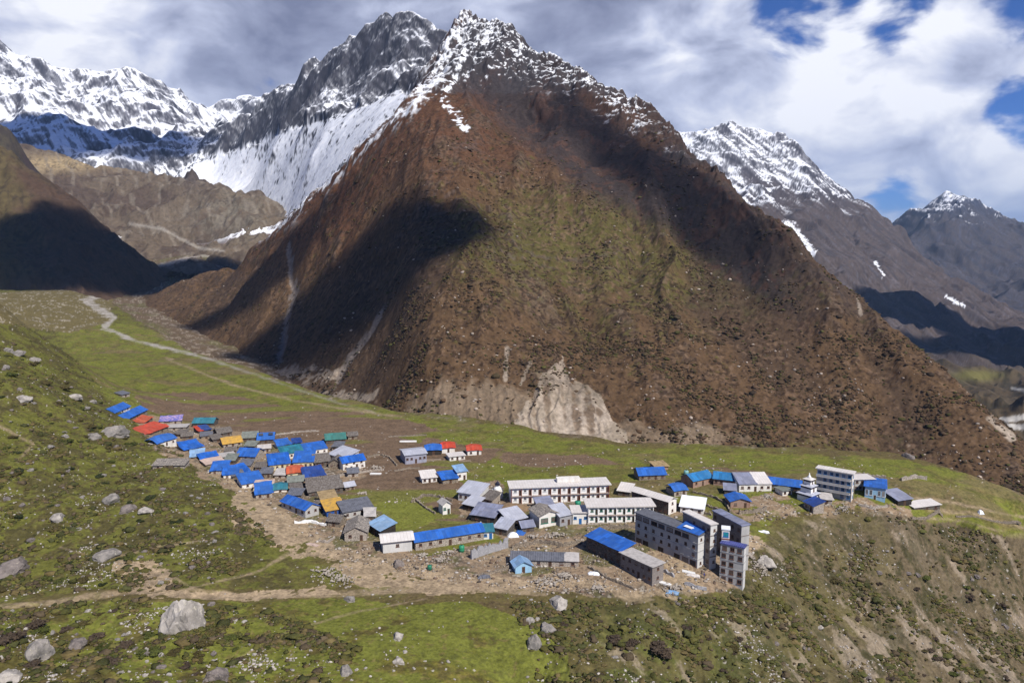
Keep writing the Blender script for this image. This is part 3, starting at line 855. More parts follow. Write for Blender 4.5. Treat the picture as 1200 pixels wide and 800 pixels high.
# ------------------------------------------------------------------ air and clouds
def volume_mat(name, dens_, col, aniso):
    m_ = bpy.data.materials.new(name)
    m_.use_nodes = True
    nt = m_.node_tree
    nt.nodes.clear()
    v = N(nt, 'ShaderNodeVolumePrincipled', {'Color': (*col, 1), 'Density': dens_, 'Anisotropy': aniso})
    out = N(nt, 'ShaderNodeOutputMaterial')
    nt.links.new(v.outputs[0], out.inputs['Volume'])
    return m_


def box_obj(name, lo, hi, mat):
    me = bpy.data.meshes.new(name)
    x0, y0, z0 = lo
    x1, y1, z1 = hi
    me.from_pydata([(x0, y0, z0), (x1, y0, z0), (x1, y1, z0), (x0, y1, z0), (x0, y0, z1), (x1, y0, z1), (x1, y1, z1), (x0, y1, z1)], [],
                   [(0, 3, 2, 1), (4, 5, 6, 7), (0, 1, 5, 4), (1, 2, 6, 5), (2, 3, 7, 6), (3, 0, 4, 7)])
    me.materials.append(mat)
    o = bpy.data.objects.new(name, me)
    COL.objects.link(o)
    return o


def cloud(ctr, r, seed, density, shadow_of=None):
    """a cumulus overhead: lumpy closed body filled with droplets"""
    bm_ = bmesh.new()
    bmesh.ops.create_icosphere(bm_, subdivisions=5, radius=1.0)
    v = np.array([p.co[:] for p in bm_.verts])
    d = fbm(v[:, 0] * 3 + v[:, 2] * 1.7 + 50, v[:, 1] * 3 - v[:, 2] * 1.3 + 50, 1.7, 5, .55, seed=seed)
    k = 1 + .32 * d
    for p, kk in zip(bm_.verts, k):
        p.co = Vector((p.co.x * r[0] * kk, p.co.y * r[1] * kk, p.co.z * r[2] * kk * (.55 if p.co.z < 0 else 1)))
    me = bpy.data.meshes.new('cloud')
    bm_.to_mesh(me)
    bm_.free()
    me.materials.append(volume_mat('cloud_droplets', density, (.97, .97, 1.0), .3))
    o = bpy.data.objects.new('cloud', me)
    COL.objects.link(o)
    o.location = ctr
    o['kind'] = 'stuff'
    return o


# px, py of the ground each cloud shades, its radii, height, turn and density
CLOUDS = [(508, 290, 48, 34, 36, 1620, 30, .05), (445, 322, 84, 58, 50, 1620, 20, .06), (370, 358, 76, 58, 50, 1620, 30, .045), (400, 395, 60, 45, 40, 1610, 20, .025),
          (300, 335, 80, 60, 50, 1640, 20, .03), (215, 318, 190, 130, 70, 1640, 10, .07), (110, 295, 170, 150, 80, 1660, 0, .05), (10, 300, 150, 150, 80, 1660, 0, .04),
          (1130, 390, 360, 300, 90, 1700, -25, .10), (1190, 420, 330, 200, 90, 1700, 0, .08), (1060, 370, 200, 160, 70, 1700, -25, .06),
          (110, 165, 420, 260, 90, 1750, 0, .03), (20, 150, 300, 160, 80, 1760, 0, .03)]
dg = bpy.context.evaluated_depsgraph_get()


def hit(px, py):
    d = pixdir(px, py).normalized()
    ok, loc, *_ = sc.ray_cast(dg, Vector((0, 0, CAMZ)), d)
    return loc if ok and loc.length < 9000 else None



pa, pb = hit(668, 118), hit(905, 300)
spots = [hit(c[0], c[1]) for c in CLOUDS]
for i, ((px, py, rx, ry, rz_, h, rot, den), p) in enumerate(zip(CLOUDS, spots)):
    o = cloud(p + L * ((h - p.z) / L.z), (rx, ry, rz_), 400 + 7 * i, den)
    o.rotation_euler.z = rad(rot)
# a long thin cloud whose shade lies along the right-hand ridge
qa, qb = pa + L * ((1600 - pa.z) / L.z), pb + L * ((1600 - pb.z) / L.z)
o = cloud((qa + qb) / 2, ((qb - qa).length / 2 * 1.15, 34, 34), 555, .022)
o.rotation_euler.z = math.atan2(qb.y - qa.y, qb.x - qa.x)
hz = box_obj('haze', (-30500, -30500, -331), (30500, 30500, 1420), volume_mat('haze_air', 3.6e-5, (.40, .62, 1.0), 0.0))
hz['kind'] = 'stuff'

# ------------------------------------------------------------------ village: materials


def gh(px, py):
    """ground point seen at a pixel of the photograph"""
    d = pixdir(px, py).normalized()
    ok, loc, nrm, _ = ground.ray_cast(Vector((0, 0, CAMZ)), d, depsgraph=dg)
    return loc.copy()


def mat_base(name, rough=0.8, spec=0.25, metal=0.0):
    m_ = bpy.data.materials.new(name)
    m_.use_nodes = True
    nt = m_.node_tree
    b = nt.nodes['Principled BSDF']
    b.inputs['Roughness'].default_value = rough
    b.inputs['Specular IOR Level'].default_value = spec
    b.inputs['Metallic'].default_value = metal
    tc = N(nt, 'ShaderNodeTexCoord').outputs['Object']
    return m_, nt, b, tc


def noise(nt, tc, scale, detail=4.0, rough=.6, sc3=None):
    if sc3:
        tc = N(nt, 'ShaderNodeMapping', {'Vector': tc, 'Scale': sc3}).outputs[0]
    return N(nt, 'ShaderNodeTexNoise', {'Vector': tc, 'Scale': scale, 'Detail': detail, 'Roughness': rough}).outputs['Fac']


_mc = {}


def m_plain(name, col, var=.35, scale=1.2, rough=.85, spec=.2, dirt=None, streak=False, corr=0.0):
    """painted, plastered or sheet surface with weathering"""
    key = (name, col)
    if key in _mc:
        return _mc[key]
    m_, nt, b, tc = mat_base(name, rough, spec)
    n1 = noise(nt, tc, scale, 5, .62, (1, 1, .25) if streak else None)
    n2 = noise(nt, tc, scale * 5, 3, .6)
    k = math_n(nt, 'ADD', math_n(nt, 'MULTIPLY', n1, .7), math_n(nt, 'MULTIPLY', n2, .3))
    d = dirt or tuple(c * (1 - var) for c in col)
    c = mixc(nt, sstep(nt, k, .40, .66), col, d)
    nt.links.new(c, b.inputs['Base Color'])
    if corr:
        sx = N(nt, 'ShaderNodeSeparateXYZ', {0: tc}).outputs[0]
        w = math_n(nt, 'SINE', math_n(nt, 'MULTIPLY', sx, corr))
        bp = N(nt, 'ShaderNodeBump', {'Height': w, 'Strength': .6, 'Distance': .05})
        nt.links.new(bp.outputs[0], b.inputs['Normal'])
    else:
        bp = N(nt, 'ShaderNodeBump', {'Height': n2, 'Strength': .4, 'Distance': .05})
        nt.links.new(bp.outputs[0], b.inputs['Normal'])
    _mc[key] = m_
    return m_


def m_stone(name, a, b_, mortar, scale=1.6):
    key = (name, a)
    if key in _mc:
        return _mc[key]
    m_, nt, b, tc = mat_base(name, .95, .1)
    mp = N(nt, 'ShaderNodeMapping', {'Vector': tc, 'Scale': (1, 1, 2.0)}).outputs[0]
    v = N(nt, 'ShaderNodeTexVoronoi', {'Vector': mp, 'Scale': scale})
    e = N(nt, 'ShaderNodeTexVoronoi', {'Vector': mp, 'Scale': scale}, feature='DISTANCE_TO_EDGE')
    g_ = N(nt, 'ShaderNodeSeparateColor', {0: v.outputs['Color']}).outputs[0]
    c = mixc(nt, g_, a, b_)
    c = mixc(nt, sstep(nt, e.outputs['Distance'], .10, .02), c, mortar)
    c = mixc(nt, sstep(nt, noise(nt, tc, .35, 4), .5, .75), c, tuple(x * .6 for x in a))
    nt.links.new(c, b.inputs['Base Color'])
    bp = N(nt, 'ShaderNodeBump', {'Height': e.outputs['Distance'], 'Strength': .8, 'Distance': .08})
    nt.links.new(bp.outputs[0], b.inputs['Normal'])
    _mc[key] = m_
    return m_


def m_block(name, a, b_, mortar, sx=.42, sy=.2):
    key = (name, a)
    if key in _mc:
        return _mc[key]
    m_, nt, b, tc = mat_base(name, .92, .12)
    s3 = N(nt, 'ShaderNodeSeparateXYZ', {0: tc})
    xy = math_n(nt, 'ADD', s3.outputs[0], s3.outputs[1])
    cv = N(nt, 'ShaderNodeCombineXYZ', {0: xy, 1: s3.outputs[2], 2: 0.0}).outputs[0]
    br = N(nt, 'ShaderNodeTexBrick', {'Vector': cv, 'Color1': (*a, 1), 'Color2': (*b_, 1), 'Mortar': (*mortar, 1), 'Scale': 1.0, 'Mortar Size': .02, 'Brick Width': sx, 'Row Height': sy})
    c = mixc(nt, sstep(nt, noise(nt, tc, .5, 5, .65, (1, 1, .35)), .42, .7), br.outputs[0], tuple(x * .68 for x in a))
    c = mixc(nt, sstep(nt, noise(nt, tc, 2.2, 4), .52, .75), c, tuple(min(1, x * 1.3) for x in a))
    nt.links.new(c, b.inputs['Base Color'])
    _mc[key] = m_
    return m_


def m_roof(name, col, fade, rust, amt=.5, var=.3):
    """corrugated sheets nailed side by side: each sheet its own tone, dust and rust along the laps"""
    m_, nt, b, tc = mat_base(name, .6, .3)
    rndn = N(nt, 'ShaderNodeObjectInfo').outputs['Random']
    s3 = N(nt, 'ShaderNodeSeparateXYZ', {0: tc})
    cv = N(nt, 'ShaderNodeCombineXYZ', {0: s3.outputs[0], 1: s3.outputs[1], 2: rndn}).outputs[0]
    br = N(nt, 'ShaderNodeTexBrick', {'Vector': cv, 'Color1': (*[x * (1 - var) for x in col], 1), 'Color2': (*[min(1, x * (1 + var)) for x in col], 1), 'Mortar': (*[x * .45 for x in col], 1), 'Scale': 1.0, 'Mortar Size': .025, 'Brick Width': .95, 'Row Height': 2.3}, offset=.0)
    off = N(nt, 'ShaderNodeVectorMath', {0: tc, 1: N(nt, 'ShaderNodeCombineXYZ', {0: math_n(nt, 'MULTIPLY', rndn, 90.0), 1: 0.0, 2: 0.0}).outputs[0]}, operation='ADD').outputs[0]
    n1 = noise(nt, off, .45, 5, .65)
    n2 = noise(nt, off, 2.6, 4, .65, (1, .3, 1))
    c = mixc(nt, math_n(nt, 'MULTIPLY', sstep(nt, n1, .42, .68), amt), br.outputs[0], fade)
    c = mixc(nt, math_n(nt, 'MULTIPLY', sstep(nt, n2, .56, .72), amt * .9), c, rust)
    c = mixc(nt, math_n(nt, 'MULTIPLY', rndn, .35), c, fade)
    nt.links.new(c, b.inputs['Base Color'])
    w = math_n(nt, 'SINE', math_n(nt, 'MULTIPLY', s3.outputs[0], 21.0))
    bp = N(nt, 'ShaderNodeBump', {'Height': w, 'Strength': .6, 'Distance': .05})
    nt.links.new(bp.outputs[0], b.inputs['Normal'])
    return m_


ROOF = {
    'blue': m_roof('blue_sheet', (.014, .108, .47), (.055, .155, .40), (.09, .11, .18)),
    'deepblue': m_roof('deep_blue_sheet', (.014, .055, .26), (.06, .09, .22), (.09, .08, .09)),
    'teal': m_roof('teal_sheet', (.02, .17, .24), (.07, .20, .24), (.14, .12, .10)),
    'teal_green': m_roof('teal_green_sheet', (.025, .17, .155), (.09, .19, .16), (.15, .11, .08)),
    'sky': m_roof('pale_blue_sheet', (.17, .34, .58), (.34, .44, .56), (.22, .18, .16)),
    'violet': m_plain('violet_sheet', (.10, .12, .40), .4, .9, .7, .2, corr=16, dirt=(.55, .38, .50)),
    'red': m_roof('red_sheet', (.52, .05, .022), (.40, .10, .06), (.22, .06, .04)),
    'orange': m_roof('orange_sheet', (.50, .085, .03), (.40, .14, .08), (.22, .09, .06)),
    'yellow': m_plain('ochre_sheet', (.52, .30, .055), .35, .8, .75, .2, dirt=(.30, .19, .07)),
    'tan': m_plain('tan_sheet', (.33, .24, .13), .4, .8, .85, .1),
    'tin': m_roof('tin_sheet', (.40, .42, .50), (.50, .50, .54), (.24, .18, .15), .45, .15),
    'white': m_roof('white_sheet', (.70, .66, .63), (.60, .54, .49), (.42, .31, .25), .35, .07),
    'snowwhite': m_plain('bright_sheet', (.80, .82, .86), .12, .5, .6, .3),
    'slate': m_plain('slate_sheet', (.135, .14, .165), .4, .9, .7, .3, corr=10),
    'slateblue': m_roof('slate_blue_sheet', (.19, .21, .31), (.30, .30, .36), (.20, .16, .14)),
    'purple': m_plain('indigo_sheet', (.085, .10, .30), .35, .8, .55, .35, corr=12),
    'shingle': m_plain('wood_shingles', (.10, .085, .075), .5, 1.6, .95, .08, corr=9, dirt=(.20, .18, .165)),
    'greygreen': m_plain('grey_green_sheet', (.20, .215, .19), .4, .9, .8, .15, corr=12),
    'beige': m_plain('beige_sheet', (.50, .38, .32), .25, .7, .75, .2, corr=12),
    'paleslab': m_plain('pale_slab', (.45, .42, .40), .3, .8, .9, .1),
    'stone': m_stone('stone_slates', (.34, .30, .26), (.22, .195, .175), (.11, .10, .09), 1.1),
}
WALL = {
    'stone': m_stone('dry_stone', (.34, .28, .215), (.20, .165, .13), (.085, .07, .055)),
    'darkstone': m_stone('dark_dry_stone', (.17, .145, .125), (.10, .086, .076), (.045, .04, .036), 1.9),
    'palestone': m_stone('pale_dry_stone', (.48, .42, .36), (.33, .28, .235), (.15, .13, .11)),
    'white': m_plain('white_plaster', (.74, .72, .68), .2, .6, .9, .15, dirt=(.58, .53, .47), streak=True),
    'cream': m_plain('cream_plaster', (.62, .55, .36), .25, .7, .9, .15, streak=True),
    'grey': m_block('grey_block', (.36, .355, .37), (.30, .295, .31), (.20, .20, .21)),
    'greybrown': m_block('brown_grey_block', (.27, .235, .215), (.22, .19, .175), (.14, .125, .115)),
    'render': m_plain('cement_render', (.43, .42, .405), .2, .6, .9, .15, streak=True),
    'palerender': m_plain('pale_cement_render', (.58, .57, .55), .18, .5, .9, .15, streak=True),
    'lavender': m_plain('grey_corrugated_sheet', (.34, .345, .42), .25, .6, .6, .3, corr=12, streak=True),
    'lightblue': m_plain('light_blue_paint', (.30, .50, .68), .2, .6, .7, .25, streak=True),
    'bluewood': m_plain('blue_painted_boards', (.03, .10, .33), .3, .9, .7, .25),
    'brick': m_block('red_brick', (.36, .20, .14), (.30, .165, .12), (.28, .24, .20), .24, .08),
    'dark': m_plain('dark_wall', (.045, .038, .034), .4, 1.2, .9, .1),
    'concrete': m_plain('bare_concrete', (.40, .375, .35), .3, .5, .92, .12, streak=True),
}
M_GLASS, _nt, _b, _tc = mat_base('window_glass', .3, .3)
_rn = N(_nt, 'ShaderNodeObjectInfo').outputs['Random']
_nt.links.new(ramp(_nt, _rn, [(0.0, (.012, .013, .017)), (.45, (.022, .026, .034)), (.62, (.06, .07, .09)), (.80, (.11, .085, .07)), (.92, (.20, .19, .18))]), _b.inputs['Base Color'])  # paler panes carry curtains and sky reflection in their colour
M_FRAME = m_plain('window_frame_wood', (.16, .085, .055), .3, 3, .8, .2)
M_FRAMEW = m_plain('white_frame', (.62, .62, .62), .2, 3, .8, .2)
M_FRAMEG = m_plain('green_frame', (.02, .16, .105), .3, 3, .7, .25)
M_FRAMEB = m_plain('blue_frame', (.03, .17, .42), .3, 3, .7, .25)
M_DOOR = m_plain('door_wood', (.085, .055, .04), .4, 3, .85, .15)
M_DOORB = m_plain('blue_door_paint', (.025, .13, .36), .3, 3, .75, .2)
M_SLAB = m_plain('slab_edge', (.40, .33, .29), .3, .8, .9, .1, streak=True)
M_REDPAINT = m_plain('red_brown_paint', (.24, .075, .045), .3, 1.5, .85, .15)
M_GOLD = m_plain('gilt_metal', (.55, .40, .14), .3, 2, .4, .5)
M_PURE = m_plain('whitewash', (.80, .79, .77), .12, .8, .9, .15)
M_BLACKBAND = m_plain('dark_painted_band', (.04, .04, .065), .3, 1.5, .8, .2)
M_WOOD = m_plain('weathered_wood', (.30, .235, .17), .4, 2, .9, .1)

# ------------------------------------------------------------------ village: shapes


def link(name, me, parent=None, loc=None, rz=None):
    o = bpy.data.objects.new(name, me)
    COL.objects.link(o)
    if parent is not None:
        o.parent = parent
    if loc is not None:
        o.location = loc
    if rz is not None:
        o.rotation_euler.z = rz
    return o


def mk(name, verts, faces, mats, parent=None, fm=None, smooth=False):
    me = bpy.data.meshes.new(name)
    me.from_pydata([tuple(v) for v in verts], [], faces)
    for mm in (mats if isinstance(mats, (list, tuple)) else [mats]):
        me.materials.append(mm)
    if fm:
        me.polygons.foreach_set('material_index', fm)
    if smooth:
        me.polygons.foreach_set('use_smooth', [True] * len(me.polygons))
    me.update()
    return link(name, me, parent)


def thing(name, label, cat, loc, rz=0.0, group=None):
    o = bpy.data.objects.new(name, None)
    COL.objects.link(o)
    o.location, o.rotation_euler = loc, (0, 0, rz)
    o.empty_display_size = .5
    o['label'], o['category'] = label, cat
    if group:
        o['group'] = group
    return o


def tag(o, label, cat, group=None):
    o['label'], o['category'] = label, cat
    if group:
        o['group'] = group
    return o


def bxv(x0, x1, y0, y1, z0, z1):
    return [(x0, y0, z0), (x1, y0, z0), (x1, y1, z0), (x0, y1, z0), (x0, y0, z1), (x1, y0, z1), (x1, y1, z1), (x0, y1, z1)]


BF = [(0, 3, 2, 1), (4, 5, 6, 7), (0, 1, 5, 4), (1, 2, 6, 5), (2, 3, 7, 6), (3, 0, 4, 7)]


class MB:
    def __init__(self):
        self.v, self.f, self.m = [], [], []

    def add(self, vs, fs, mi=0):
        o = len(self.v)
        self.v += [tuple(p) for p in vs]
        self.f += [tuple(i + o for i in f) for f in fs]
        self.m += [mi] * len(fs)
        return self

    def box(self, x0, x1, y0, y1, z0, z1, mi=0):
        return self.add(bxv(x0, x1, y0, y1, z0, z1), BF, mi)

    def build(self, name, mats, parent=None, smooth=False):
        return mk(name, self.v, self.f, mats, parent, self.m, smooth)


_win, _pane = {}, {}


def window_mesh(w, h, fm, kind='window'):
    key = (round(w, 2), round(h, 2), fm.name, kind)
    if key not in _win:
        b = MB()
        t = min(.12, w * .12)
        # origin at the wall face, outward is -y
        b.box(-w / 2, w / 2, -.05, .06, -h / 2, -h / 2 + t)
        b.box(-w / 2, w / 2, -.05, .06, h / 2 - t, h / 2)
        b.box(-w / 2, -w / 2 + t, -.05, .06, -h / 2 + t, h / 2 - t)
        b.box(w / 2 - t, w / 2, -.05, .06, -h / 2 + t, h / 2 - t)
        if kind == 'window':
            b.box(-.03, .03, -.04, .05, -h / 2 + t, h / 2 - t)
        if kind != 'window':
            b.box(-w / 2 + t, w / 2 - t, -.015, .04, -h / 2 + t, h / 2 - t, 1)
        if kind == 'window':
            b.box(-w / 2 - .1, w / 2 + .1, -.16, .05, -h / 2 - .09, -h / 2 - .003)
        me = bpy.data.meshes.new(kind)
        me.from_pydata(b.v, [], b.f)
        me.materials.append(fm)
        me.materials.append(M_GLASS if kind == 'window' else (M_DOORB if fm is M_FRAMEB else M_DOOR))
        me.polygons.foreach_set('material_index', b.m)
        me.update()
        _win[key] = me
    return _win[key]


def put_win(parent, w, h, x, y, z, rz=0.0, fm=None, kind='window'):
    o = link(kind, window_mesh(w, h, fm or M_FRAME, kind), parent, (x, y, z), rz)
    if kind == 'window':
        key = (round(w, 2), round(h, 2))
        if key not in _pane:
            t = min(.12, w * .12)
            me = bpy.data.meshes.new('pane')
            b = MB().box(-w / 2 + t, w / 2 - t, -.015, .035, -h / 2 + t, h / 2 - t)
            me.from_pydata(b.v, [], b.f)
            me.materials.append(M_GLASS)
            me.update()
            _pane[key] = me
        link('pane', _pane[key], o)
    return o


def roof(parent, typ, w, d, h, mat, rise, over=.45, th=.12, seed=0, name='roof'):
    """roof on walls x in [-w/2,w/2], y in [0,d], top at h"""
    x0, x1, y0, y1 = -w / 2 - over, w / 2 + over, -over, d + over
    rnd = random.Random(seed)
    if typ == 'gable':
        ym = d / 2
        k = rise / (d / 2)
        ze = h - over * k
        pr = [(y0, ze), (ym, h + rise), (y1, ze)]
        top = [(y, z + th) for y, z in pr]
        ring = pr + top[::-1]
        vs = [(x, y, z) for x in (x0, x1) for y, z in ring]
        n = len(ring)
        fs = [tuple(range(n))[::-1], tuple(range(n, 2 * n))] + [(i, (i + 1) % n, n + (i + 1) % n, n + i) for i in range(n)]
        return mk(name, vs, fs, mat, parent)
    if typ == 'gableX':
        k = rise / (w / 2)
        ze = h - over * k
        pr = [(x0, ze), (0, h + rise), (x1, ze)]
        top = [(x, z + th) for x, z in pr]
        ring = pr + top[::-1]
        vs = [(x, y, z) for y in (y0, y1) for x, z in ring]
        n = len(ring)
        fs = [tuple(range(n)), tuple(range(n, 2 * n))[::-1]] + [(n + i, n + (i + 1) % n, (i + 1) % n, i) for i in range(n)]
        return mk(name, vs, fs, mat, parent)
    if typ in ('shed', 'flat', 'sheet', 'dome'):
        nx, ny = (2, 2) if typ == 'flat' else (max(3, int(w / 1.2)), max(3, int(d / 1.2)))
        vs = []
        for j in range(ny):
            for i in range(nx):
                u, v = i / (nx - 1), j / (ny - 1)
                x, y = x0 + (x1 - x0) * u, y0 + (y1 - y0) * v
                z = h
                if typ != 'flat':
                    z += rise * v
                if typ == 'shed':
                    z += rnd.uniform(-.05, .05)
                if typ == 'sheet':
                    z += rnd.uniform(-.13, .16) - .30 * math.sin(math.pi * u) * math.sin(math.pi * v) * .5
                    x += rnd.uniform(-.25, .25)
                    y += rnd.uniform(-.25, .25)
                if typ == 'dome':
                    z = h - .4 + rise * 1.6 * math.sin(math.pi * (.08 + .84 * v)) * (.75 + .25 * math.sin(math.pi * u)) + rnd.uniform(-.07, .07)
                vs.append((x, y, z))
        n = len(vs)
        vs += [(x, y, z + th) for x, y, z in vs]
        fs = []
        for j in range(ny - 1):
            for i in range(nx - 1):
                a = j * nx + i
                fs.append((a, a + nx, a + nx + 1, a + 1))
                fs.append((n + a, n + a + 1, n + a + nx + 1, n + a + nx))
        edge = [i for i in range(nx)] + [j * nx + nx - 1 for j in range(1, ny)] + [(ny - 1) * nx + i for i in range(nx - 2, -1, -1)] + [j * nx for j in range(ny - 2, 0, -1)]
        for a, b in zip(edge, edge[1:] + edge[:1]):
            fs.append((a, b, n + b, n + a))
        return mk(name, vs, fs, mat, parent)


def walls(parent, typ, w, d, h, mat, rise, bot, name='wall', over=.45):
    vs = [(-w / 2, 0, bot), (w / 2, 0, bot), (w / 2, d, bot), (-w / 2, d, bot)]
    if typ == 'gable':
        vs += [(-w / 2, 0, h), (w / 2, 0, h), (w / 2, d, h), (-w / 2, d, h), (-w / 2, d / 2, h + rise), (w / 2, d / 2, h + rise)]
        fs = [(0, 1, 5, 4), (1, 2, 6, 9, 5), (2, 3, 7, 6), (3, 0, 4, 8, 7)]
    elif typ == 'gableX':
        vs += [(-w / 2, 0, h), (w / 2, 0, h), (w / 2, d, h), (-w / 2, d, h), (0, 0, h + rise), (0, d, h + rise)]
        fs = [(0, 1, 5, 8, 4), (1, 2, 6, 5), (2, 3, 7, 9, 6), (3, 0, 4, 7)]
    else:
        b = rise if typ in ('shed', 'sheet') else 0
        k = (d + 2 * over)
        f0, f1 = h + b * over / k - .02, h + b * (d + over) / k - .02
        if typ == 'sheet':
            f0, f1 = f0 - .42, f1 - .42
        if typ == 'dome':
            f0 = f1 = h - .05
        vs += [(-w / 2, 0, f0), (w / 2, 0, f0), (w / 2, d, f1), (-w / 2, d, f1)]
        fs = [(0, 1, 5, 4), (1, 2, 6, 5), (2, 3, 7, 6), (3, 0, 4, 7), (4, 5, 6, 7)]
    return mk(name, vs, fs, mat, parent)


def site(A, B):
    """frame of a building from the two ends of its front wall foot, as seen in the photograph"""
    a, b = gh(*A), gh(*B)
    w = math.hypot(b.x - a.x, b.y - a.y)
    rz = math.atan2(b.y - a.y, b.x - a.x)
    c = (a + b) / 2
    return c, w, rz


def foot_drop(c, w, d, rz):
    cs, sn = math.cos(rz), math.sin(rz)
    pts = [(-w / 2, 0), (w / 2, 0), (w / 2, d), (-w / 2, d)]
    zs = ground_z([c.x + x * cs - y * sn for x, y in pts], [c.y + x * sn + y * cs for x, y in pts])
    return float(min(zs.min() - c.z, 0) - .5)


def house(name, cat, label, A, B, d, h, rt, rc, wc, nwin=2, rise=None, door=True, fm=None, group=None, side=0, over=.45, storeys=1, win=(.9, .8), roof2=None):
    c, w, rz = site(A, B)
    if A[0] < 450 and A[1] < 612:
        h = h * .82
        win = (win[0] * .9, win[1] * .85)
    t = thing(name, label, cat, c, rz, group)
    seed = int(A[0] * 7 + A[1])
    rise = (d * .26 if rise is None else rise) if rt != 'flat' else 0
    bot = foot_drop(c, w, d, rz)
    walls(t, rt, w, d, h, WALL[wc], rise, bot, over=over)
    if roof2:
        # two-tone roof: two sheets butted end to end
        f = roof2[1]
        for mat, x0, x1 in ((ROOF[rc], -w / 2, -w / 2 + w * f), (ROOF[roof2[0]], -w / 2 + w * f, w / 2)):
            r_ = roof(t, rt, x1 - x0, d, h, mat, rise, over if False else .35, seed=seed)
            r_.location = ((x0 + x1) / 2, 0, 0.02 if x0 > -w / 2 else 0)
            r_.scale.x = (x1 - x0 + .35) / (x1 - x0 + .7)
    else:
        roof(t, rt, w, d, h, ROOF[rc], rise, over, seed=seed)
    rnd = random.Random(seed)
    sh = h / storeys
    for s_ in range(storeys):
        zc = s_ * sh + min(sh * .55, sh - win[1] / 2 - .18)
        slots = nwin + (1 if door and s_ == 0 else 0)
        for i in range(slots):
            x = -w / 2 + w * (i + .5) / slots
            if door and s_ == 0 and i == slots // 2:
                hh = min(1.75, h - .3)
                put_win(t, .85, hh, x, 0, hh / 2, 0, fm, 'door')
            else:
                put_win(t, min(win[0], w / slots * .7), min(win[1], sh * .6), x, 0, zc, 0, fm)
        if side:
            for i in range(side):
                put_win(t, min(win[0], d / side * .6), min(win[1], sh * .6), w / 2, d * (i + .5) / side, zc, rad(90), fm)
    return t


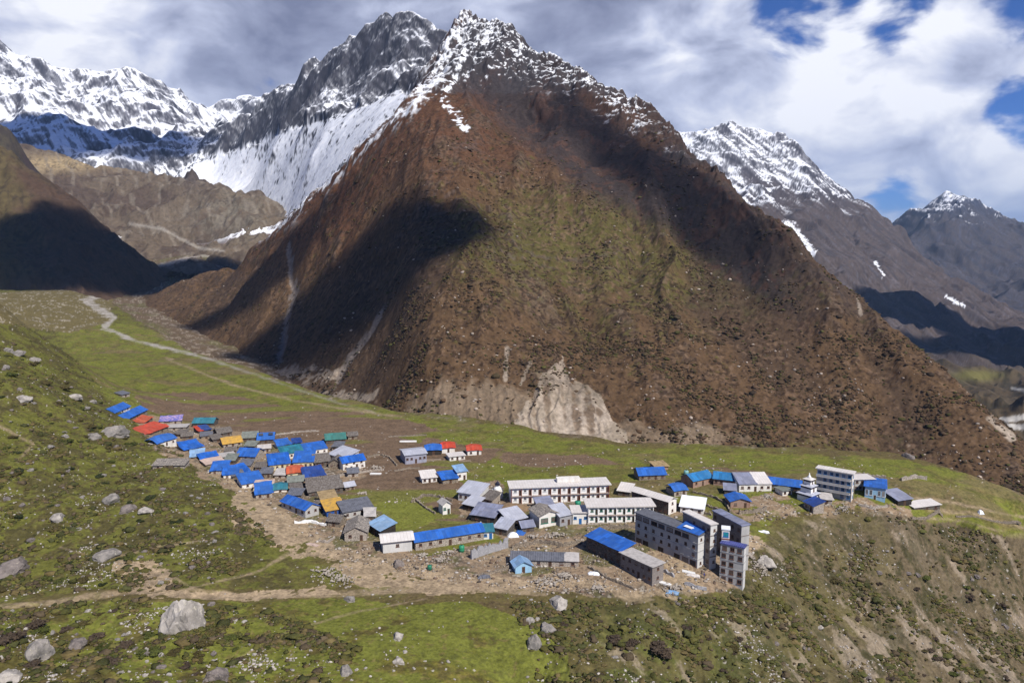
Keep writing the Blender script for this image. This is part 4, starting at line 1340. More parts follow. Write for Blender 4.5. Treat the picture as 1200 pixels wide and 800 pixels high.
H = [
    # upper end of the village, from the far left tip
    ('stone_hut', 'hut', 'tiny grey roofed hut standing alone above the top end of the village', (143, 465), (152, 465), 4, 1.9, 'shed', 'slate', 'palestone', 0, {}),
    ('house', 'house', 'blue roofed house at the very top left end of the village row', (134, 484), (153, 483), 7, 2.1, 'gable', 'blue', 'white', 2, {}),
    ('house', 'house', 'wide low blue roofed house just below the topmost house of the row', (148, 490), (173, 488.5), 7, 2.1, 'gable', 'blue', 'stone', 2, {}),
    ('shed', 'shed', 'little orange roofed shed squeezed above the long red roof', (168, 496), (179, 495.5), 4.5, 1.8, 'sheet', 'orange', 'stone', 0, {}),
    ('house', 'house', 'long red roofed house on the uphill edge of the village', (166, 508), (198, 509.5), 7, 1.9, 'sheet', 'red', 'stone', 1, {}),
    ('shed', 'shed', 'shed under violet and pink striped sheets near the top of the village', (187, 496), (212, 497), 5.5, 1.7, 'sheet', 'violet', 'palestone', 1, {}),
    ('ruin_house', 'ruined house', 'pale roofless stone house below the violet striped shed', (190, 503.5), (218, 504), 6, 1.5, 'flat', 'paleslab', 'palestone', 2, {}),
    ('house', 'house', 'blue domed roof house with a white front below the long red roof', (184, 521), (207, 523), 7, 2.2, 'dome', 'blue', 'white', 2, {}),
    ('house', 'house', 'house under a bright blue sheet right of the blue domed house', (216, 529), (238, 529), 7, 1.7, 'sheet', 'blue', 'stone', 1, {}),
    ('house', 'house', 'long teal roofed house on the upper field edge of the village', (226, 500), (250, 499), 6.5, 2.2, 'gable', 'teal', 'darkstone', 2, {}),
    ('shed', 'shed', 'small shed half red and half blue in front of the long teal roof', (233, 508), (248, 508), 5, 1.9, 'sheet', 'red', 'darkstone', 0, dict(roof2=('deepblue', .35))),
    ('house', 'house', 'rusty brown roofed house behind the ochre roof', (256, 511), (272, 510), 6, 2.0, 'gable', 'shingle', 'darkstone', 1, {}),
    ('house', 'house', 'ochre yellow roofed stone house in the upper village', (262, 525), (284, 522), 7, 2.3, 'gable', 'yellow', 'palestone', 2, {}),
    ('house', 'house', 'grey slate roofed house just behind the ochre roof', (284, 517), (302, 517), 7, 2.2, 'gable', 'greygreen', 'darkstone', 2, {}),
    ('house', 'house', 'blue roofed house with dark skylights beside the grey slate roof', (302, 520), (321, 519), 7.5, 2.4, 'gable', 'blue', 'darkstone', 2, dict(sky=True)),
    ('shed', 'shed', 'small blue roofed shed with white edge behind the long teal and blue roof', (326, 526), (341, 524), 5, 1.8, 'sheet', 'blue', 'white', 1, {}),
    ('shed', 'shed', 'smallest deep blue shed on the upper edge behind the long teal and blue roof', (344, 523), (353, 522), 4, 1.8, 'sheet', 'deepblue', 'stone', 0, {}),
    ('house', 'house', 'blue roofed house on pale stone walls right below the ochre roof', (277, 539), (299, 541), 8, 2.6, 'gable', 'blue', 'palestone', 2, {}),
    ('house', 'house', 'pale flat slab roofed stone house left of the blue roof below the ochre one', (259, 540), (276, 539), 6, 2.1, 'flat', 'paleslab', 'palestone', 1, {}),
    ('shed', 'shed', 'pale blue tarpaulin shed on the uphill edge, first of three in a step', (223, 538), (239, 539), 5.5, 1.6, 'sheet', 'sky', 'stone', 0, {}),
    ('shed', 'shed', 'bright blue tarpaulin shed on the uphill edge, second of three in a step', (237, 543), (258, 543), 6, 1.7, 'sheet', 'blue', 'stone', 1, {}),
    ('shed', 'shed', 'beige pink sheeted shed below the second blue tarpaulin shed', (241, 547), (263, 546), 4, 1.7, 'sheet', 'beige', 'stone', 0, {}),
    ('shed', 'shed', 'grey green sheeted lean-to right of the beige shed', (263, 543), (275, 544), 5, 1.7, 'shed', 'greygreen', 'darkstone', 1, {}),
    ('house', 'house', 'broad blue sheeted house at the top of the sandy path', (247, 555), (266, 556), 6.5, 1.7, 'sheet', 'blue', 'palestone', 1, {}),
    ('house', 'house', 'blue sheeted house with a white ridge strip beside the sandy path', (262, 560), (279, 560), 6, 1.7, 'sheet', 'blue', 'white', 1, {}),
    ('shed', 'shed', 'blue sheeted shed right of the white ridge strip house', (276, 559), (293, 557), 6, 1.8, 'sheet', 'blue', 'stone', 1, {}),
    ('shed', 'shed', 'small charcoal roofed shed tucked below the blue sheeted sheds', (273, 561), (286, 560), 3.5, 1.5, 'shed', 'slate', 'darkstone', 0, {}),
    ('house', 'house', 'bright blue roofed house with pink white left wall by the sandy path', (284, 572), (309, 569), 7, 2.0, 'shed', 'blue', 'white', 1, {}),
    ('shed', 'shed', 'cream tarpaulin shed between two blue roofs by the sandy path', (297, 575), (318, 574), 4, 1.7, 'sheet', 'beige', 'cream', 0, {}),
    ('house', 'house', 'triangular looking blue roofed house above the pale boulders by the path', (300, 584), (319, 583), 7, 1.9, 'sheet', 'blue', 'palestone', 1, {}),
    ('shed', 'shed', 'round teal tarpaulin shelter with white rim behind the blue gabled house', (321, 577), (336, 576), 5, 1.2, 'dome', 'teal', 'white', 0, {}),
    ('house', 'house', 'long blue gabled house with a white end wall beside the sandy path', (330, 594), (358, 607), 5, 3.0, 'gable', 'blue', 'render', 3, dict(side=2)),
    ('house', 'house', 'large blue roofed house with pale yellow walls in the middle of the village', (316, 551), (340, 549), 8, 2.6, 'shed', 'blue', 'cream', 3, {}),
    ('lodge', 'lodge', 'very long lodge with a roof half teal and half blue', (330, 538), (384, 531), 6, 2.6, 'shed', 'teal', 'white', 6, dict(roof2=('blue', .5))),
    ('lodge', 'lodge', 'blue roofed lodge with cream walls below the teal and blue lodge', (344, 549), (367, 548), 8, 3.0, 'shed', 'blue', 'cream', 3, {}),
    ('house', 'house', 'dark brown shingled house right of the cream walled lodge', (369, 547), (387, 545), 8, 2.4, 'gable', 'shingle', 'darkstone', 2, {}),
    ('house', 'house', 'tan stone house with two small windows beside the white house', (385, 548), (400, 548), 6, 2.4, 'gableX', 'shingle', 'stone', 2, dict(door=False)),
    ('lodge', 'lodge', 'long pale tin roofed lodge running down to the white house', (385, 537), (404, 543), 7, 2.4, 'shed', 'tin', 'render', 3, {}),
    ('house', 'house', 'tall white house with a blue roof at the field edge of the village', (402, 551), (428, 547), 6, 3.7, 'gable', 'blue', 'white', 3, dict(storeys=2, side=1)),
    ('shed', 'shed', 'orange red tarpaulin shed in the middle of the village', (337, 560), (355, 559), 6.5, 2.0, 'dome', 'orange', 'cream', 1, {}),
    ('shed', 'shed', 'dark blue folded tarpaulin shed right of the orange red one', (358, 564), (381, 561), 7, 1.7, 'sheet', 'deepblue', 'stone', 1, {}),
    ('house', 'house', 'sea green roofed house alone at the far field edge', (382, 520), (405, 518), 7, 2.2, 'gable', 'teal_green', 'darkstone', 2, {}),
    ('house', 'house', 'upper of the two long dark shingled houses at the field edge', (360, 573), (398, 570), 6, 2.2, 'gable', 'shingle', 'darkstone', 3, {}),
    ('house', 'house', 'lower of the two long dark shingled houses at the field edge', (362, 582), (402, 577), 6, 2.5, 'gable', 'shingle', 'darkstone', 3, {}),
    ('shed', 'shed', 'moss grey shed below the orange red tarpaulin', (338, 569), (356, 568), 5, 1.9, 'gable', 'greygreen', 'darkstone', 1, {}),
    ('house', 'house', 'tan roofed house behind the yellow roofed one', (378, 594), (396, 592), 6, 2.2, 'shed', 'tan', 'stone', 1, {}),
    ('house', 'house', 'yellow roofed house with blue boarded front', (383, 606), (404, 603), 6, 2.6, 'shed', 'yellow', 'bluewood', 2, {}),
    ('house', 'house', 'grey blue roofed house right of the yellow roof', (403, 608), (437, 602), 6, 2.7, 'shed', 'slate', 'render', 3, {}),
    ('house', 'house', 'big old stone house with a grey stone slab roof below the yellow roof', (404, 634), (430, 633), 9, 2.7, 'gableX', 'stone', 'palestone', 1, dict(rise=1.6)),
    ('shed', 'shed', 'open shed with a light blue tin roof beside the old stone house', (432, 622), (446, 631), 5, 2.4, 'shed', 'sky', 'dark', 0, {}),  # closed dark walls paint the shade of the open sides
    ('house', 'house', 'whitewashed house with one window and a pinkish roof left of the long blue roof', (449, 648), (483, 645), 5.5, 3.5, 'gable', 'white', 'palerender', 1, dict(rise=.9, over=.7, door=False)),
    ('lodge', 'lodge', 'long single storey lodge under a bright blue roof beside the green field', (487, 645), (567, 632), 6, 2.7, 'gable', 'blue', 'palestone', 6, dict(rise=1.3)),
    ('hut', 'hut', 'small white hut with a teal door at the right end of the long blue roof', (566, 632), (578, 631), 3.5, 2.3, 'shed', 'teal', 'white', 1, dict(fm='B')),
    ('hall', 'hall', 'grey corrugated metal hall standing alone in the brown fields', (475, 544), (500, 541), 9, 3.6, 'gable', 'tin', 'lavender', 4, dict(rise=.7, side=2)),
    ('hut', 'hut', 'blue domed tarpaulin hut behind the grey metal hall', (499, 533.5), (517, 532.5), 6, 1.9, 'dome', 'blue', 'dark', 0, {}),
    ('hut', 'hut', 'left one of the two orange red roofed huts in the fields', (518, 531), (533, 530), 6, 2.0, 'dome', 'red', 'white', 0, {}),
    ('hut', 'hut', 'low white flat roofed hut in front of the two orange red roofs', (527, 540), (545, 538), 5, 1.7, 'flat', 'white', 'white', 2, {}),
    ('hut', 'hut', 'right one of the two orange red roofed huts in the fields', (548, 533.5), (564, 532.5), 5.5, 1.9, 'dome', 'red', 'white', 1, {}),
    ('shed', 'shed', 'long low white roofed shed left of the blue tarpaulin in the fields', (495, 566), (512, 564), 5, 1.7, 'shed', 'white', 'white', 2, {}),
    ('shed', 'shed', 'shed under a crumpled blue tarpaulin beside the cyan roofed house', (519, 567), (537, 565), 5, 1.7, 'sheet', 'blue', 'stone', 0, {}),
    ('house', 'house', 'white house with a pale cyan roof in the middle of the fields', (536, 563), (547, 561.5), 4.5, 3.2, 'shed', 'sky', 'white', 1, {}),
    ('hut', 'hut', 'white and green hut at the corner of the small green field', (519, 603), (528, 601.5), 3.5, 3.4, 'gableX', 'paleslab', 'white', 1, dict(fm='G')),
    ('lodge', 'lodge', 'tin roofed grey lodge left of the white stupa', (537, 586), (561, 590), 7, 2.9, 'shed', 'tin', 'palerender', 3, {}),
    ('shed', 'shed', 'tin shed with a red tarpaulin bundle on its right end', (543, 597), (557, 600), 5, 2.0, 'shed', 'tin', 'dark', 0, {}),
    ('shed', 'shed', 'blue grey tin roofed long shed behind the long blue roof', (552, 610), (579, 614), 6.5, 2.1, 'shed', 'slateblue', 'dark', 1, {}),
    ('hut', 'hut', 'tiny white hut with one dark window below the earth mound', (583, 608), (592, 608), 3, 2.0, 'flat', 'white', 'white', 1, dict(door=False)),
    ('shed', 'shed', 'square pale tin roofed shed above the terraces in the middle of the village', (597, 618), (617, 613), 6, 2.0, 'shed', 'tin', 'dark', 0, {}),
    ('shed', 'shed', 'low pale tin shed beside the teal doored hut', (579, 625), (594, 628), 5, 2.0, 'shed', 'tin', 'darkstone', 0, {}),
    ('house', 'house', 'stone roofed house with a green glazed front below the white hotel', (632, 619), (656, 614), 7, 3.7, 'gableX', 'stone', 'white', 2, dict(fm='G', rise=1.2, win=(2.6, 1.6), door=False)),
    ('house', 'house', 'small grey tin roofed house joined to the green glazed house', (656, 617), (670, 614), 6, 3.2, 'shed', 'tin', 'grey', 1, {}),
    ('shed', 'shed', 'slate blue roofed shed right below the white hotel', (632, 602), (650, 600), 5.5, 2.0, 'shed', 'slateblue', 'darkstone', 1, {}),
    ('house', 'house', 'low house with blue painted door at the left end of the green trimmed lodge', (671, 614), (689, 613.5), 6, 3.6, 'flat', 'white', 'white', 2, dict(fm='B', storeys=1)),
    ('lodge', 'lodge', 'two storey stone lodge with a pale roof and a white end wall', (740, 592), (783, 603), 4.2, 4.7, 'gable', 'white', 'darkstone', 6, dict(storeys=2, side=1, rise=.8, endwhite=True)),
    ('barracks', 'barracks', 'dark stone barracks with a bright blue roof', (687, 645), (727, 663), 5.0, 4.2, 'shed', 'blue', 'darkstone', 5, dict(storeys=2, rise=1.0, win=(.8, .7))),
    ('barracks', 'barracks', 'dark stone barracks with a flat grey roof below the blue roofed one', (727, 665), (764, 687), 4.2, 4.7, 'flat', 'paleslab', 'greybrown', 5, dict(storeys=2, side=1, win=(.8, .7))),
    ('hut', 'hut', 'light blue gabled hut with a black doorway on the sandy ground', (604, 672), (623, 670), 3.5, 2.0, 'gableX', 'sky', 'lightblue', 0, dict(rise=1.2)),
    ('shed', 'shed', 'very long low grey shed with a blue sheet patch above the light blue hut', (598, 662), (678, 664), 3.2, 1.6, 'shed', 'slate', 'palestone', 5, dict(roof2=('paleslab', .8))),
    ('house', 'house', 'blue roofed house alone on the green pasture behind the white end lodge', (749, 563), (780, 561), 6.5, 2.0, 'gable', 'blue', 'stone', 3, {}),
    ('lodge', 'lodge', 'left wing of the turquoise blue roofed lodge on the pasture', (812, 572), (835, 566), 6, 2.6, 'gable', 'teal', 'brick', 2, dict(rb=True)),
    ('lodge', 'lodge', 'right wing of the turquoise blue roofed lodge on the pasture', (836, 568), (861, 571), 6, 2.6, 'gable', 'teal', 'brick', 3, dict(rb=True)),
    ('house', 'house', 'white house with a slate panelled roof right of the turquoise roofs', (866, 576), (904, 575), 7, 2.6, 'shed', 'slateblue', 'white', 4, dict(roof2=('white', .55))),
    ('lodge', 'lodge', 'long deep blue roofed lodge left of the pagoda temple', (893, 571), (938, 577), 5.5, 2.0, 'gable', 'blue', 'stone', 3, {}),
    ('hut', 'hut', 'blue gabled hut with brick pillars on the terraces', (856, 595), (879, 595), 6, 2.3, 'gableX', 'blue', 'brick', 1, dict(rise=1.0)),
    ('hut', 'hut', 'small blue domed hut beside the green terrace', (790, 582), (805, 580), 5.5, 1.9, 'dome', 'blue', 'palestone', 1, {}),
    ('hut', 'hut', 'small white stone hut in front of the long deep blue roof', (917, 581), (928, 579), 4, 1.7, 'flat', 'greygreen', 'white', 1, {}),
    ('shed', 'shed', 'flat grey slab shed on the terrace below the turquoise roofs', (849, 579), (862, 580), 4, 1.6, 'shed', 'slateblue', 'darkstone', 0, {}),
    ('hotel', 'hotel', 'pale roofed hotel wing between the four storey grey hotel and the blue roofed hotel', (1001, 574), (1024, 575), 5, 4.0, 'flat', 'white', 'render', 4, dict(storeys=2)),
    ('hotel', 'hotel', 'blue roofed hotel with a striped light blue end wall', (1013, 582), (1037, 589), 10.5, 4.3, 'flat', 'blue', 'lightblue', 4, dict(storeys=1, side=7, fm='W', win=(1.1, 1.9))),
    ('shelter', 'shelter', 'blue roofed open shelter right of the blue roofed hotel', (1052, 592), (1068, 592), 6, 2.0, 'shed', 'slateblue', 'dark', 0, {}),  # dark walls stand for the shaded inside of the shelter
    ('shed', 'shed', 'long low cream tin roofed shed with a white end wall at the right edge', (1071, 597), (1101, 601), 4, 1.9, 'shed', 'white', 'darkstone', 2, dict(rise=.5)),
    ('hut', 'hut', 'small hut with a dark blue solar panelled roof below the pagoda temple', (942, 594), (953, 602), 4, 2.2, 'shed', 'deepblue', 'palestone', 1, dict(rise=1.3)),
    ('ruin_house', 'ruined house', 'lone stone hut with a grey stone roof on the green hillside above the sandy path', (179, 550), (216, 549), 5, 1.8, 'shed', 'stone', 'palestone', 2, dict(rise=.9)),
    ('shed', 'shed', 'small pale sheeted shed left of the stone lodge with the white end wall', (724, 580), (738, 582), 5, 1.7, 'shed', 'white', 'darkstone', 0, {}),
    ('hut', 'hut', 'brown roofed ruin right behind the blue roofed pasture house', (768, 552), (783, 550), 4, 1.4, 'sheet', 'tan', 'brick', 0, {}),
    ('hut', 'hut', 'tiny grey shingled hut wedged right of the topmost blue roofs', (158, 485), (168, 485.5), 3.7, 2.0, 'sheet', 'slate', 'darkstone', 0, {}),
    ('hut', 'hut', 'small brown hut between the long red roof and the blue domed house', (203, 511), (213, 512), 4.0, 1.5, 'sheet', 'shingle', 'stone', 1, {}),
    ('hut', 'hut', 'low grey hut behind the blue sheet house at the upper bend', (213, 514), (226, 514), 4.5, 1.7, 'gable', 'shingle', 'darkstone', 1, {}),
    ('hut', 'hut', 'small slate hut below the half red half blue shed', (236, 514), (248, 514), 3.7, 1.6, 'sheet', 'slate', 'stone', 0, {}),
    ('hut', 'hut', 'old brown hut left of the ochre roofed house', (250, 518), (261, 517), 4.4, 1.6, 'shed', 'shingle', 'darkstone', 0, {}),
    ('hut', 'hut', 'weathered hut under the ochre roofed house on the lane', (264, 531), (276, 531), 3.8, 1.6, 'gable', 'shingle', 'palestone', 0, {}),
    ('hut', 'hut', 'small moss grey hut right of the ochre roofed house', (287, 526), (299, 526), 4.3, 1.5, 'sheet', 'greygreen', 'stone', 1, {}),
    ('hut', 'hut', 'pale slab hut below the dark skylight roof', (303, 530), (317, 529), 3.8, 2.1, 'gable', 'paleslab', 'palestone', 1, {}),
    ('hut', 'hut', 'brown hut before the left end of the teal and blue lodge', (318, 537), (329, 538), 3.9, 1.7, 'gable', 'shingle', 'stone', 0, {}),
    ('hut', 'hut', 'old grey hut right below the pale stone blue roofed house', (280, 549), (293, 549), 4.6, 1.5, 'shed', 'slate', 'palestone', 0, {}),
    ('hut', 'hut', 'brown hut on the lane left of the large yellow walled house', (299, 551), (312, 551), 3.6, 1.6, 'sheet', 'shingle', 'darkstone', 1, {}),
    ('hut', 'hut', 'small slate hut in the lane above the cream tarpaulin shed', (305, 560), (318, 560), 3.9, 2.0, 'sheet', 'slate', 'stone', 1, {}),
    ('hut', 'hut', 'pale slab hut behind the orange red tarpaulin shed', (322, 560), (334, 560), 4.1, 1.5, 'shed', 'paleslab', 'palestone', 0, {}),
    ('hut', 'hut', 'brown lean-to at the left end of the dark shingled houses', (341, 579), (354, 578), 4.4, 1.6, 'sheet', 'shingle', 'darkstone', 1, {}),
    ('hut', 'hut', 'grey hut behind the long blue gabled house', (338, 585), (352, 586), 3.6, 2.1, 'sheet', 'slate', 'stone', 0, {}),
    ('hut', 'hut', 'brown hut just right of the long blue gabled house', (364, 598), (377, 600), 3.6, 1.5, 'shed', 'shingle', 'darkstone', 0, {}),
    ('hut', 'hut', 'small tin hut at the right end of the dark shingled houses', (405, 575), (416, 573), 3.7, 1.9, 'gable', 'tin', 'stone', 1, {}),
    ('hut', 'hut', 'brown hut between the yellow roof and the old stone house', (384, 616), (398, 618), 4.6, 1.9, 'gable', 'shingle', 'stone', 0, {}),
    ('hut', 'hut', 'low slab hut right of the grey blue roofed house', (428, 612), (440, 611), 4.2, 1.8, 'sheet', 'paleslab', 'darkstone', 0, {}),
    ('hut', 'hut', 'small slate hut at the foot of the tall white house', (408, 559), (420, 558), 4.5, 2.1, 'gable', 'slate', 'palestone', 0, {}),
    ('hut', 'hut', 'grey hut up against the pale tin lodge', (389, 528), (400, 528), 4.2, 2.0, 'sheet', 'slate', 'stone', 1, {}),
    ('hut', 'hut', 'brown hut right behind the sea green roof', (408, 515), (419, 514), 4.5, 2.1, 'gable', 'shingle', 'stone', 0, {}),
    ('hut', 'hut', 'low tin shed in front of the square pale tin roofed shed', (612, 624), (626, 622), 4.3, 1.7, 'gable', 'slateblue', 'darkstone', 0, {}),
    ('hut', 'hut', 'brown roofed lean-to right of the tin lodge by the stupa', (566, 590), (577, 592), 4.6, 1.9, 'sheet', 'shingle', 'palestone', 0, {}),
    ('hut', 'hut', "small slab hut below the four storey hotel's left corner", (962, 590), (975, 592), 3.6, 1.7, 'sheet', 'paleslab', 'palestone', 0, {}),
    ('shed', 'shed', 'white roofed shed between the stone lodge and the tall grey blocks', (797, 600), (824, 603), 6, 1.9, 'shed', 'snowwhite', 'white', 2, {}),
]
TURQ = m_roof('turquoise_blue_sheet', (.012, .16, .40), (.06, .20, .38), (.12, .12, .14))
FMS = {'G': M_FRAMEG, 'B': M_FRAMEB, 'W': M_FRAMEW}
for name, cat, label, A, B, d, h, rt, rc, wc, nw, kw in H:
    kw = dict(kw)
    if 'fm' in kw:
        kw['fm'] = FMS[kw['fm']]
    sky, endw, rb = kw.pop('sky', 0), kw.pop('endwhite', 0), kw.pop('rb', 0)
    t = house(name, cat, label, A, B, d, h, rt, rc, wc, nw, **kw)
    c, w, rz = site(A, B)
    if rb:
        [setattr(ch.data.materials, '__dummy', 0) if False else ch.data.materials.__setitem__(0, TURQ) for ch in t.children if ch.name.startswith('roof')]
    if sky:
        for i in (-1, 1):
            b = MB().box(-.9, .9, -.7, .7, 0, .16)
            s_ = b.build('skylight', M_GLASS, t)
            s_.location, s_.rotation_euler.x = (i * 2.0, d * .28, h + d * .26 * .56 + .14), math.atan(.52)
    if endw:
        mk('end_wall', bxv(w / 2, w / 2 + .08, -.05, d + .05, -.5, h), BF, WALL['white'], t)
        for ch in list(t.children):
            if ch.name.startswith(('window', 'door')) and abs(ch.rotation_euler.z - rad(90)) < .1:
                ch.location.x += .08

# ------------------------------------------------------------------ the large buildings


def storeyed(name, cat, label, A, B, d, h, storeys, ncol, wall, roofmat, opts):
    """block of several storeys: walls, floor bands, window rows on the front and the right side, roof slab"""
    c, w, rz = site(A, B)
    t = thing(name, label, cat, c, rz)
    bot = foot_drop(c, w, d, rz)
    front = opts.get('front', wall)
    fs = [(1, 2, 6, 5), (2, 3, 7, 6), (3, 0, 4, 7), (0, 1, 5, 4)]
    v = bxv(-w / 2, w / 2, 0, d, bot, h)
    mk('wall', v, fs, [WALL[wall], WALL[front]], t, [0, 0, 0, 1])
    sh = h / storeys
    over = opts.get('over', .3)
    if opts.get('roof', 'flat') == 'flat':
        mk('roof', bxv(-w / 2 - over, w / 2 + over, -over, d + over, h, h + .28), BF, roofmat, t)
        if opts.get('parapet'):
            b = MB()
            for x0, x1, y0, y1 in ((-w / 2, w / 2, 0, .2), (-w / 2, w / 2, d - .2, d), (-w / 2, -w / 2 + .2, .2, d - .2), (w / 2 - .2, w / 2, .2, d - .2)):
                b.box(x0, x1, y0, y1, h + .28, h + .85)
            b.build('parapet', WALL[wall], t)
    else:
        roof(t, opts['roof'], w, d, h, roofmat, opts.get('rise', .8), over, seed=int(A[0]))
    if opts.get('band', True):
        for s_ in range(1, storeys):
            mk('floor_band', bxv(-w / 2 - .06, w / 2 + .06, -.08, d + .05, s_ * sh - .14, s_ * sh + .14), BF, opts.get('bandmat', M_SLAB), t)
    ww, wh = opts.get('win', (.95, 1.05))
    fm = opts.get('fm', M_FRAME)
    for s_ in range(storeys):
        zc = s_ * sh + sh * .52
        top = opts.get('opentop') and s_ == storeys - 1
        for i in range(ncol):
            if random.Random(int(A[0]) * 31 + s_ * 7 + i).random() < opts.get('gaps', .12):
                continue
            x = -w / 2 + w * (i + .5 + random.Random(s_ * 91 + i).uniform(-.07, .07)) / ncol
            if s_ == 0 and opts.get('shops'):
                put_win(t, w / ncol * .72, sh * .74, x, 0, s_ * sh + sh * .38, 0, fm)
            elif top:
                put_win(t, w / ncol * .80, sh * .55, x, 0, zc, 0, fm)
            else:
                put_win(t, ww, min(wh, sh * .62), x, 0, zc, 0, fm)
        for i in range(opts.get('side', 0)):
            if (s_, i) in opts.get('skip', ()):
                continue
            put_win(t, ww * .8, min(wh * .8, sh * .5), w / 2, d * (i + .6) / opts['side'], zc - .1, rad(90), fm)
    return t, w, d, h


def gallery(name, label, A, B, d, h, ncol, post, doorfm, rail, roofmat, endwin=True):
    """white two storey lodge whose rooms open onto a gallery on each floor"""
    c, w, rz = site(A, B)
    t = thing(name, label, 'lodge', c, rz)
    bot = foot_drop(c, w, d, rz)
    sh = h / 2
    rc_ = .32
    mk('wall', bxv(-w / 2, w / 2, rc_, d, bot, h), BF[2:], M_PURE, t)
    mk('roof', bxv(-w / 2 - .6, w / 2 + .6, -.35, d + .4, h, h + .3), BF, roofmat, t)
    mk('gallery_floor', bxv(-w / 2, w / 2, -.25, rc_ - .002, sh - .16, sh + .06), BF, M_SLAB, t)
    mk('plinth', bxv(-w / 2 - .2, w / 2 + .2, -.3, rc_ - .002, bot, .12), BF, WALL['palestone'], t)
    pm = bpy.data.meshes.new('post')
    b = MB().box(-.09, .09, 0, .18, 0, sh - .18)
    pm.from_pydata(b.v, [], b.f)
    pm.materials.append(post)
    for s_ in range(2):
        for i in range(ncol + 1):
            x = -w / 2 + .2 + (w - .4) * i / ncol
            link('post', pm, t, (x, -.12, s_ * sh + (.06 if s_ else .12)))
    cw = (w - .4) / ncol
    for s_ in range(2):
        for i in range(ncol):
            x = -w / 2 + .2 + cw * (i + .5)
            put_win(t, min(1.0, cw * .26), sh * .66, x + cw * .36, rc_, s_ * sh + sh * .38, 0, doorfm, 'door')
            put_win(t, min(1.2, cw * .30), sh * .34, x - cw * .12, rc_, s_ * sh + sh * .58, 0, rail)
    if endwin:
        for s_ in range(2):
            put_win(t, .9, .9, w / 2, d * .6, s_ * sh + sh * .55, rad(90), doorfm)
    return t, w


hotel, hw = gallery('lodge', 'long white two storey lodge with ten brown doored bays per floor', (599, 591), (714, 586), 7, 5.4, 10, M_REDPAINT, M_REDPAINT, M_FRAMEW, ROOF['white'])
mk('roof_room', bxv(-.6, 7.2, 3.2, 5.8, 5.752, 7.0), BF, WALL['white'], hotel)
tg, tw = gallery('lodge', 'long white two storey lodge with green doors and trim', (689, 614.5), (766, 610), 7, 5.0, 7, M_PURE, M_FRAMEG, M_FRAMEG, ROOF['white'])

b1, w1_, d1_, h1_ = storeyed('block', 'tower block', 'largest grey concrete block, four storeys with a blue sheet on its roof corner', (744, 634), (817, 666), 4.3, 8.6, 4, 8, 'palerender', ROOF['slate'], dict(front='render', shops=True, opentop=True, side=2, parapet=False, win=(.8, .85), bandmat=WALL['render'], skip=((1, 0), (2, 0))))  # front render darker than the ends: shade painted into the wall
mk('roof_sheet', [(w1_ / 2 - 7, -.2, 8.95), (w1_ / 2 + .3, -.2, 9.0), (w1_ / 2 + .3, 4.5, 9.9), (w1_ / 2 - 7, 4.5, 9.85), (w1_ / 2 - 7, -.2, 8.9), (w1_ / 2 + .3, -.2, 8.95), (w1_ / 2 + .3, 4.5, 9.85), (w1_ / 2 - 7, 4.5, 9.8)],
   [(0, 1, 2, 3), (7, 6, 5, 4), (0, 4, 5, 1), (1, 5, 6, 2), (2, 6, 7, 3), (3, 7, 4, 0)], ROOF['blue'], b1)
mk('roof_panel', bxv(w1_ / 2 - 5.6, w1_ / 2 - 3.0, .9, 2.2, 9.40, 9.50), BF, ROOF['snowwhite'], b1)
b2, *_ = storeyed('block', 'tower block', 'narrow brown sided block right behind the largest grey block', (799, 645), (831, 667), 2.2, 11.5, 4, 6, 'palerender', ROOF['white'], dict(front='greybrown', side=1, win=(.8, .8), over=.25, bandmat=WALL['greybrown']))
b3, *_ = storeyed('block', 'tower block', 'tallest rear block with a slate blue roof at the right of the grey cluster', (834, 640), (867, 668), 2.6, 11.2, 4, 5, 'render', ROOF['slateblue'], dict(front='greybrown', side=0, win=(.9, .9), over=.25, bandmat=WALL['greybrown']))
b4, *_ = storeyed('block', 'tower block', 'front right block with an indigo roof and a bright narrow end', (843, 676), (870, 692), 2.2, 10.2, 5, 3, 'palerender', ROOF['purple'], dict(front='render', side=0, win=(1.1, 1.1), over=.2, bandmat=WALL['render']))  # darker front and paler end put shade and sun into the render tones
b5, *_ = storeyed('tower', 'tower', 'small white stair tower with a teal glazed top between the grey blocks', (844, 672), (853, 675), 2.2, 12.2, 5, 1, 'white', ROOF['snowwhite'], dict(side=0, win=(1.3, 1.2), over=.15, fm=M_FRAMEB, bandmat=M_REDPAINT))
for ch in b5.children:
    if ch.name.startswith('window') and ch.location.z > 10:
        pn = ch.children[0]
        pn.data = pn.data.copy()
        pn.data.materials[0] = m_plain('teal_glass', (.03, .30, .34), .3, 1, .3, .5)
ht, htw, htd, hth = storeyed('hotel', 'hotel', 'four storey grey hotel with a white roof beside the pagoda temple', (956, 578), (997, 588.5), 3.0, 9.2, 4, 6, 'white', ROOF['white'], dict(front='render', side=1, win=(1.0, 1.1), over=.5, bandmat=ROOF['white'], fm=M_FRAMEB))  # grey front on white walls paints in the shaded side
for s_ in range(1, 4):
    mk('balcony', bxv(-htw / 2, htw / 2 - .4, -1.1, -.085, s_ * hth / 4 - .1, s_ * hth / 4 + .08), BF, ROOF['white'], ht)
    mk('railing', bxv(-htw / 2, htw / 2 - .4, -1.1, -1.04, s_ * hth / 4 + .085, s_ * hth / 4 + .8), BF, WALL['render'], ht)


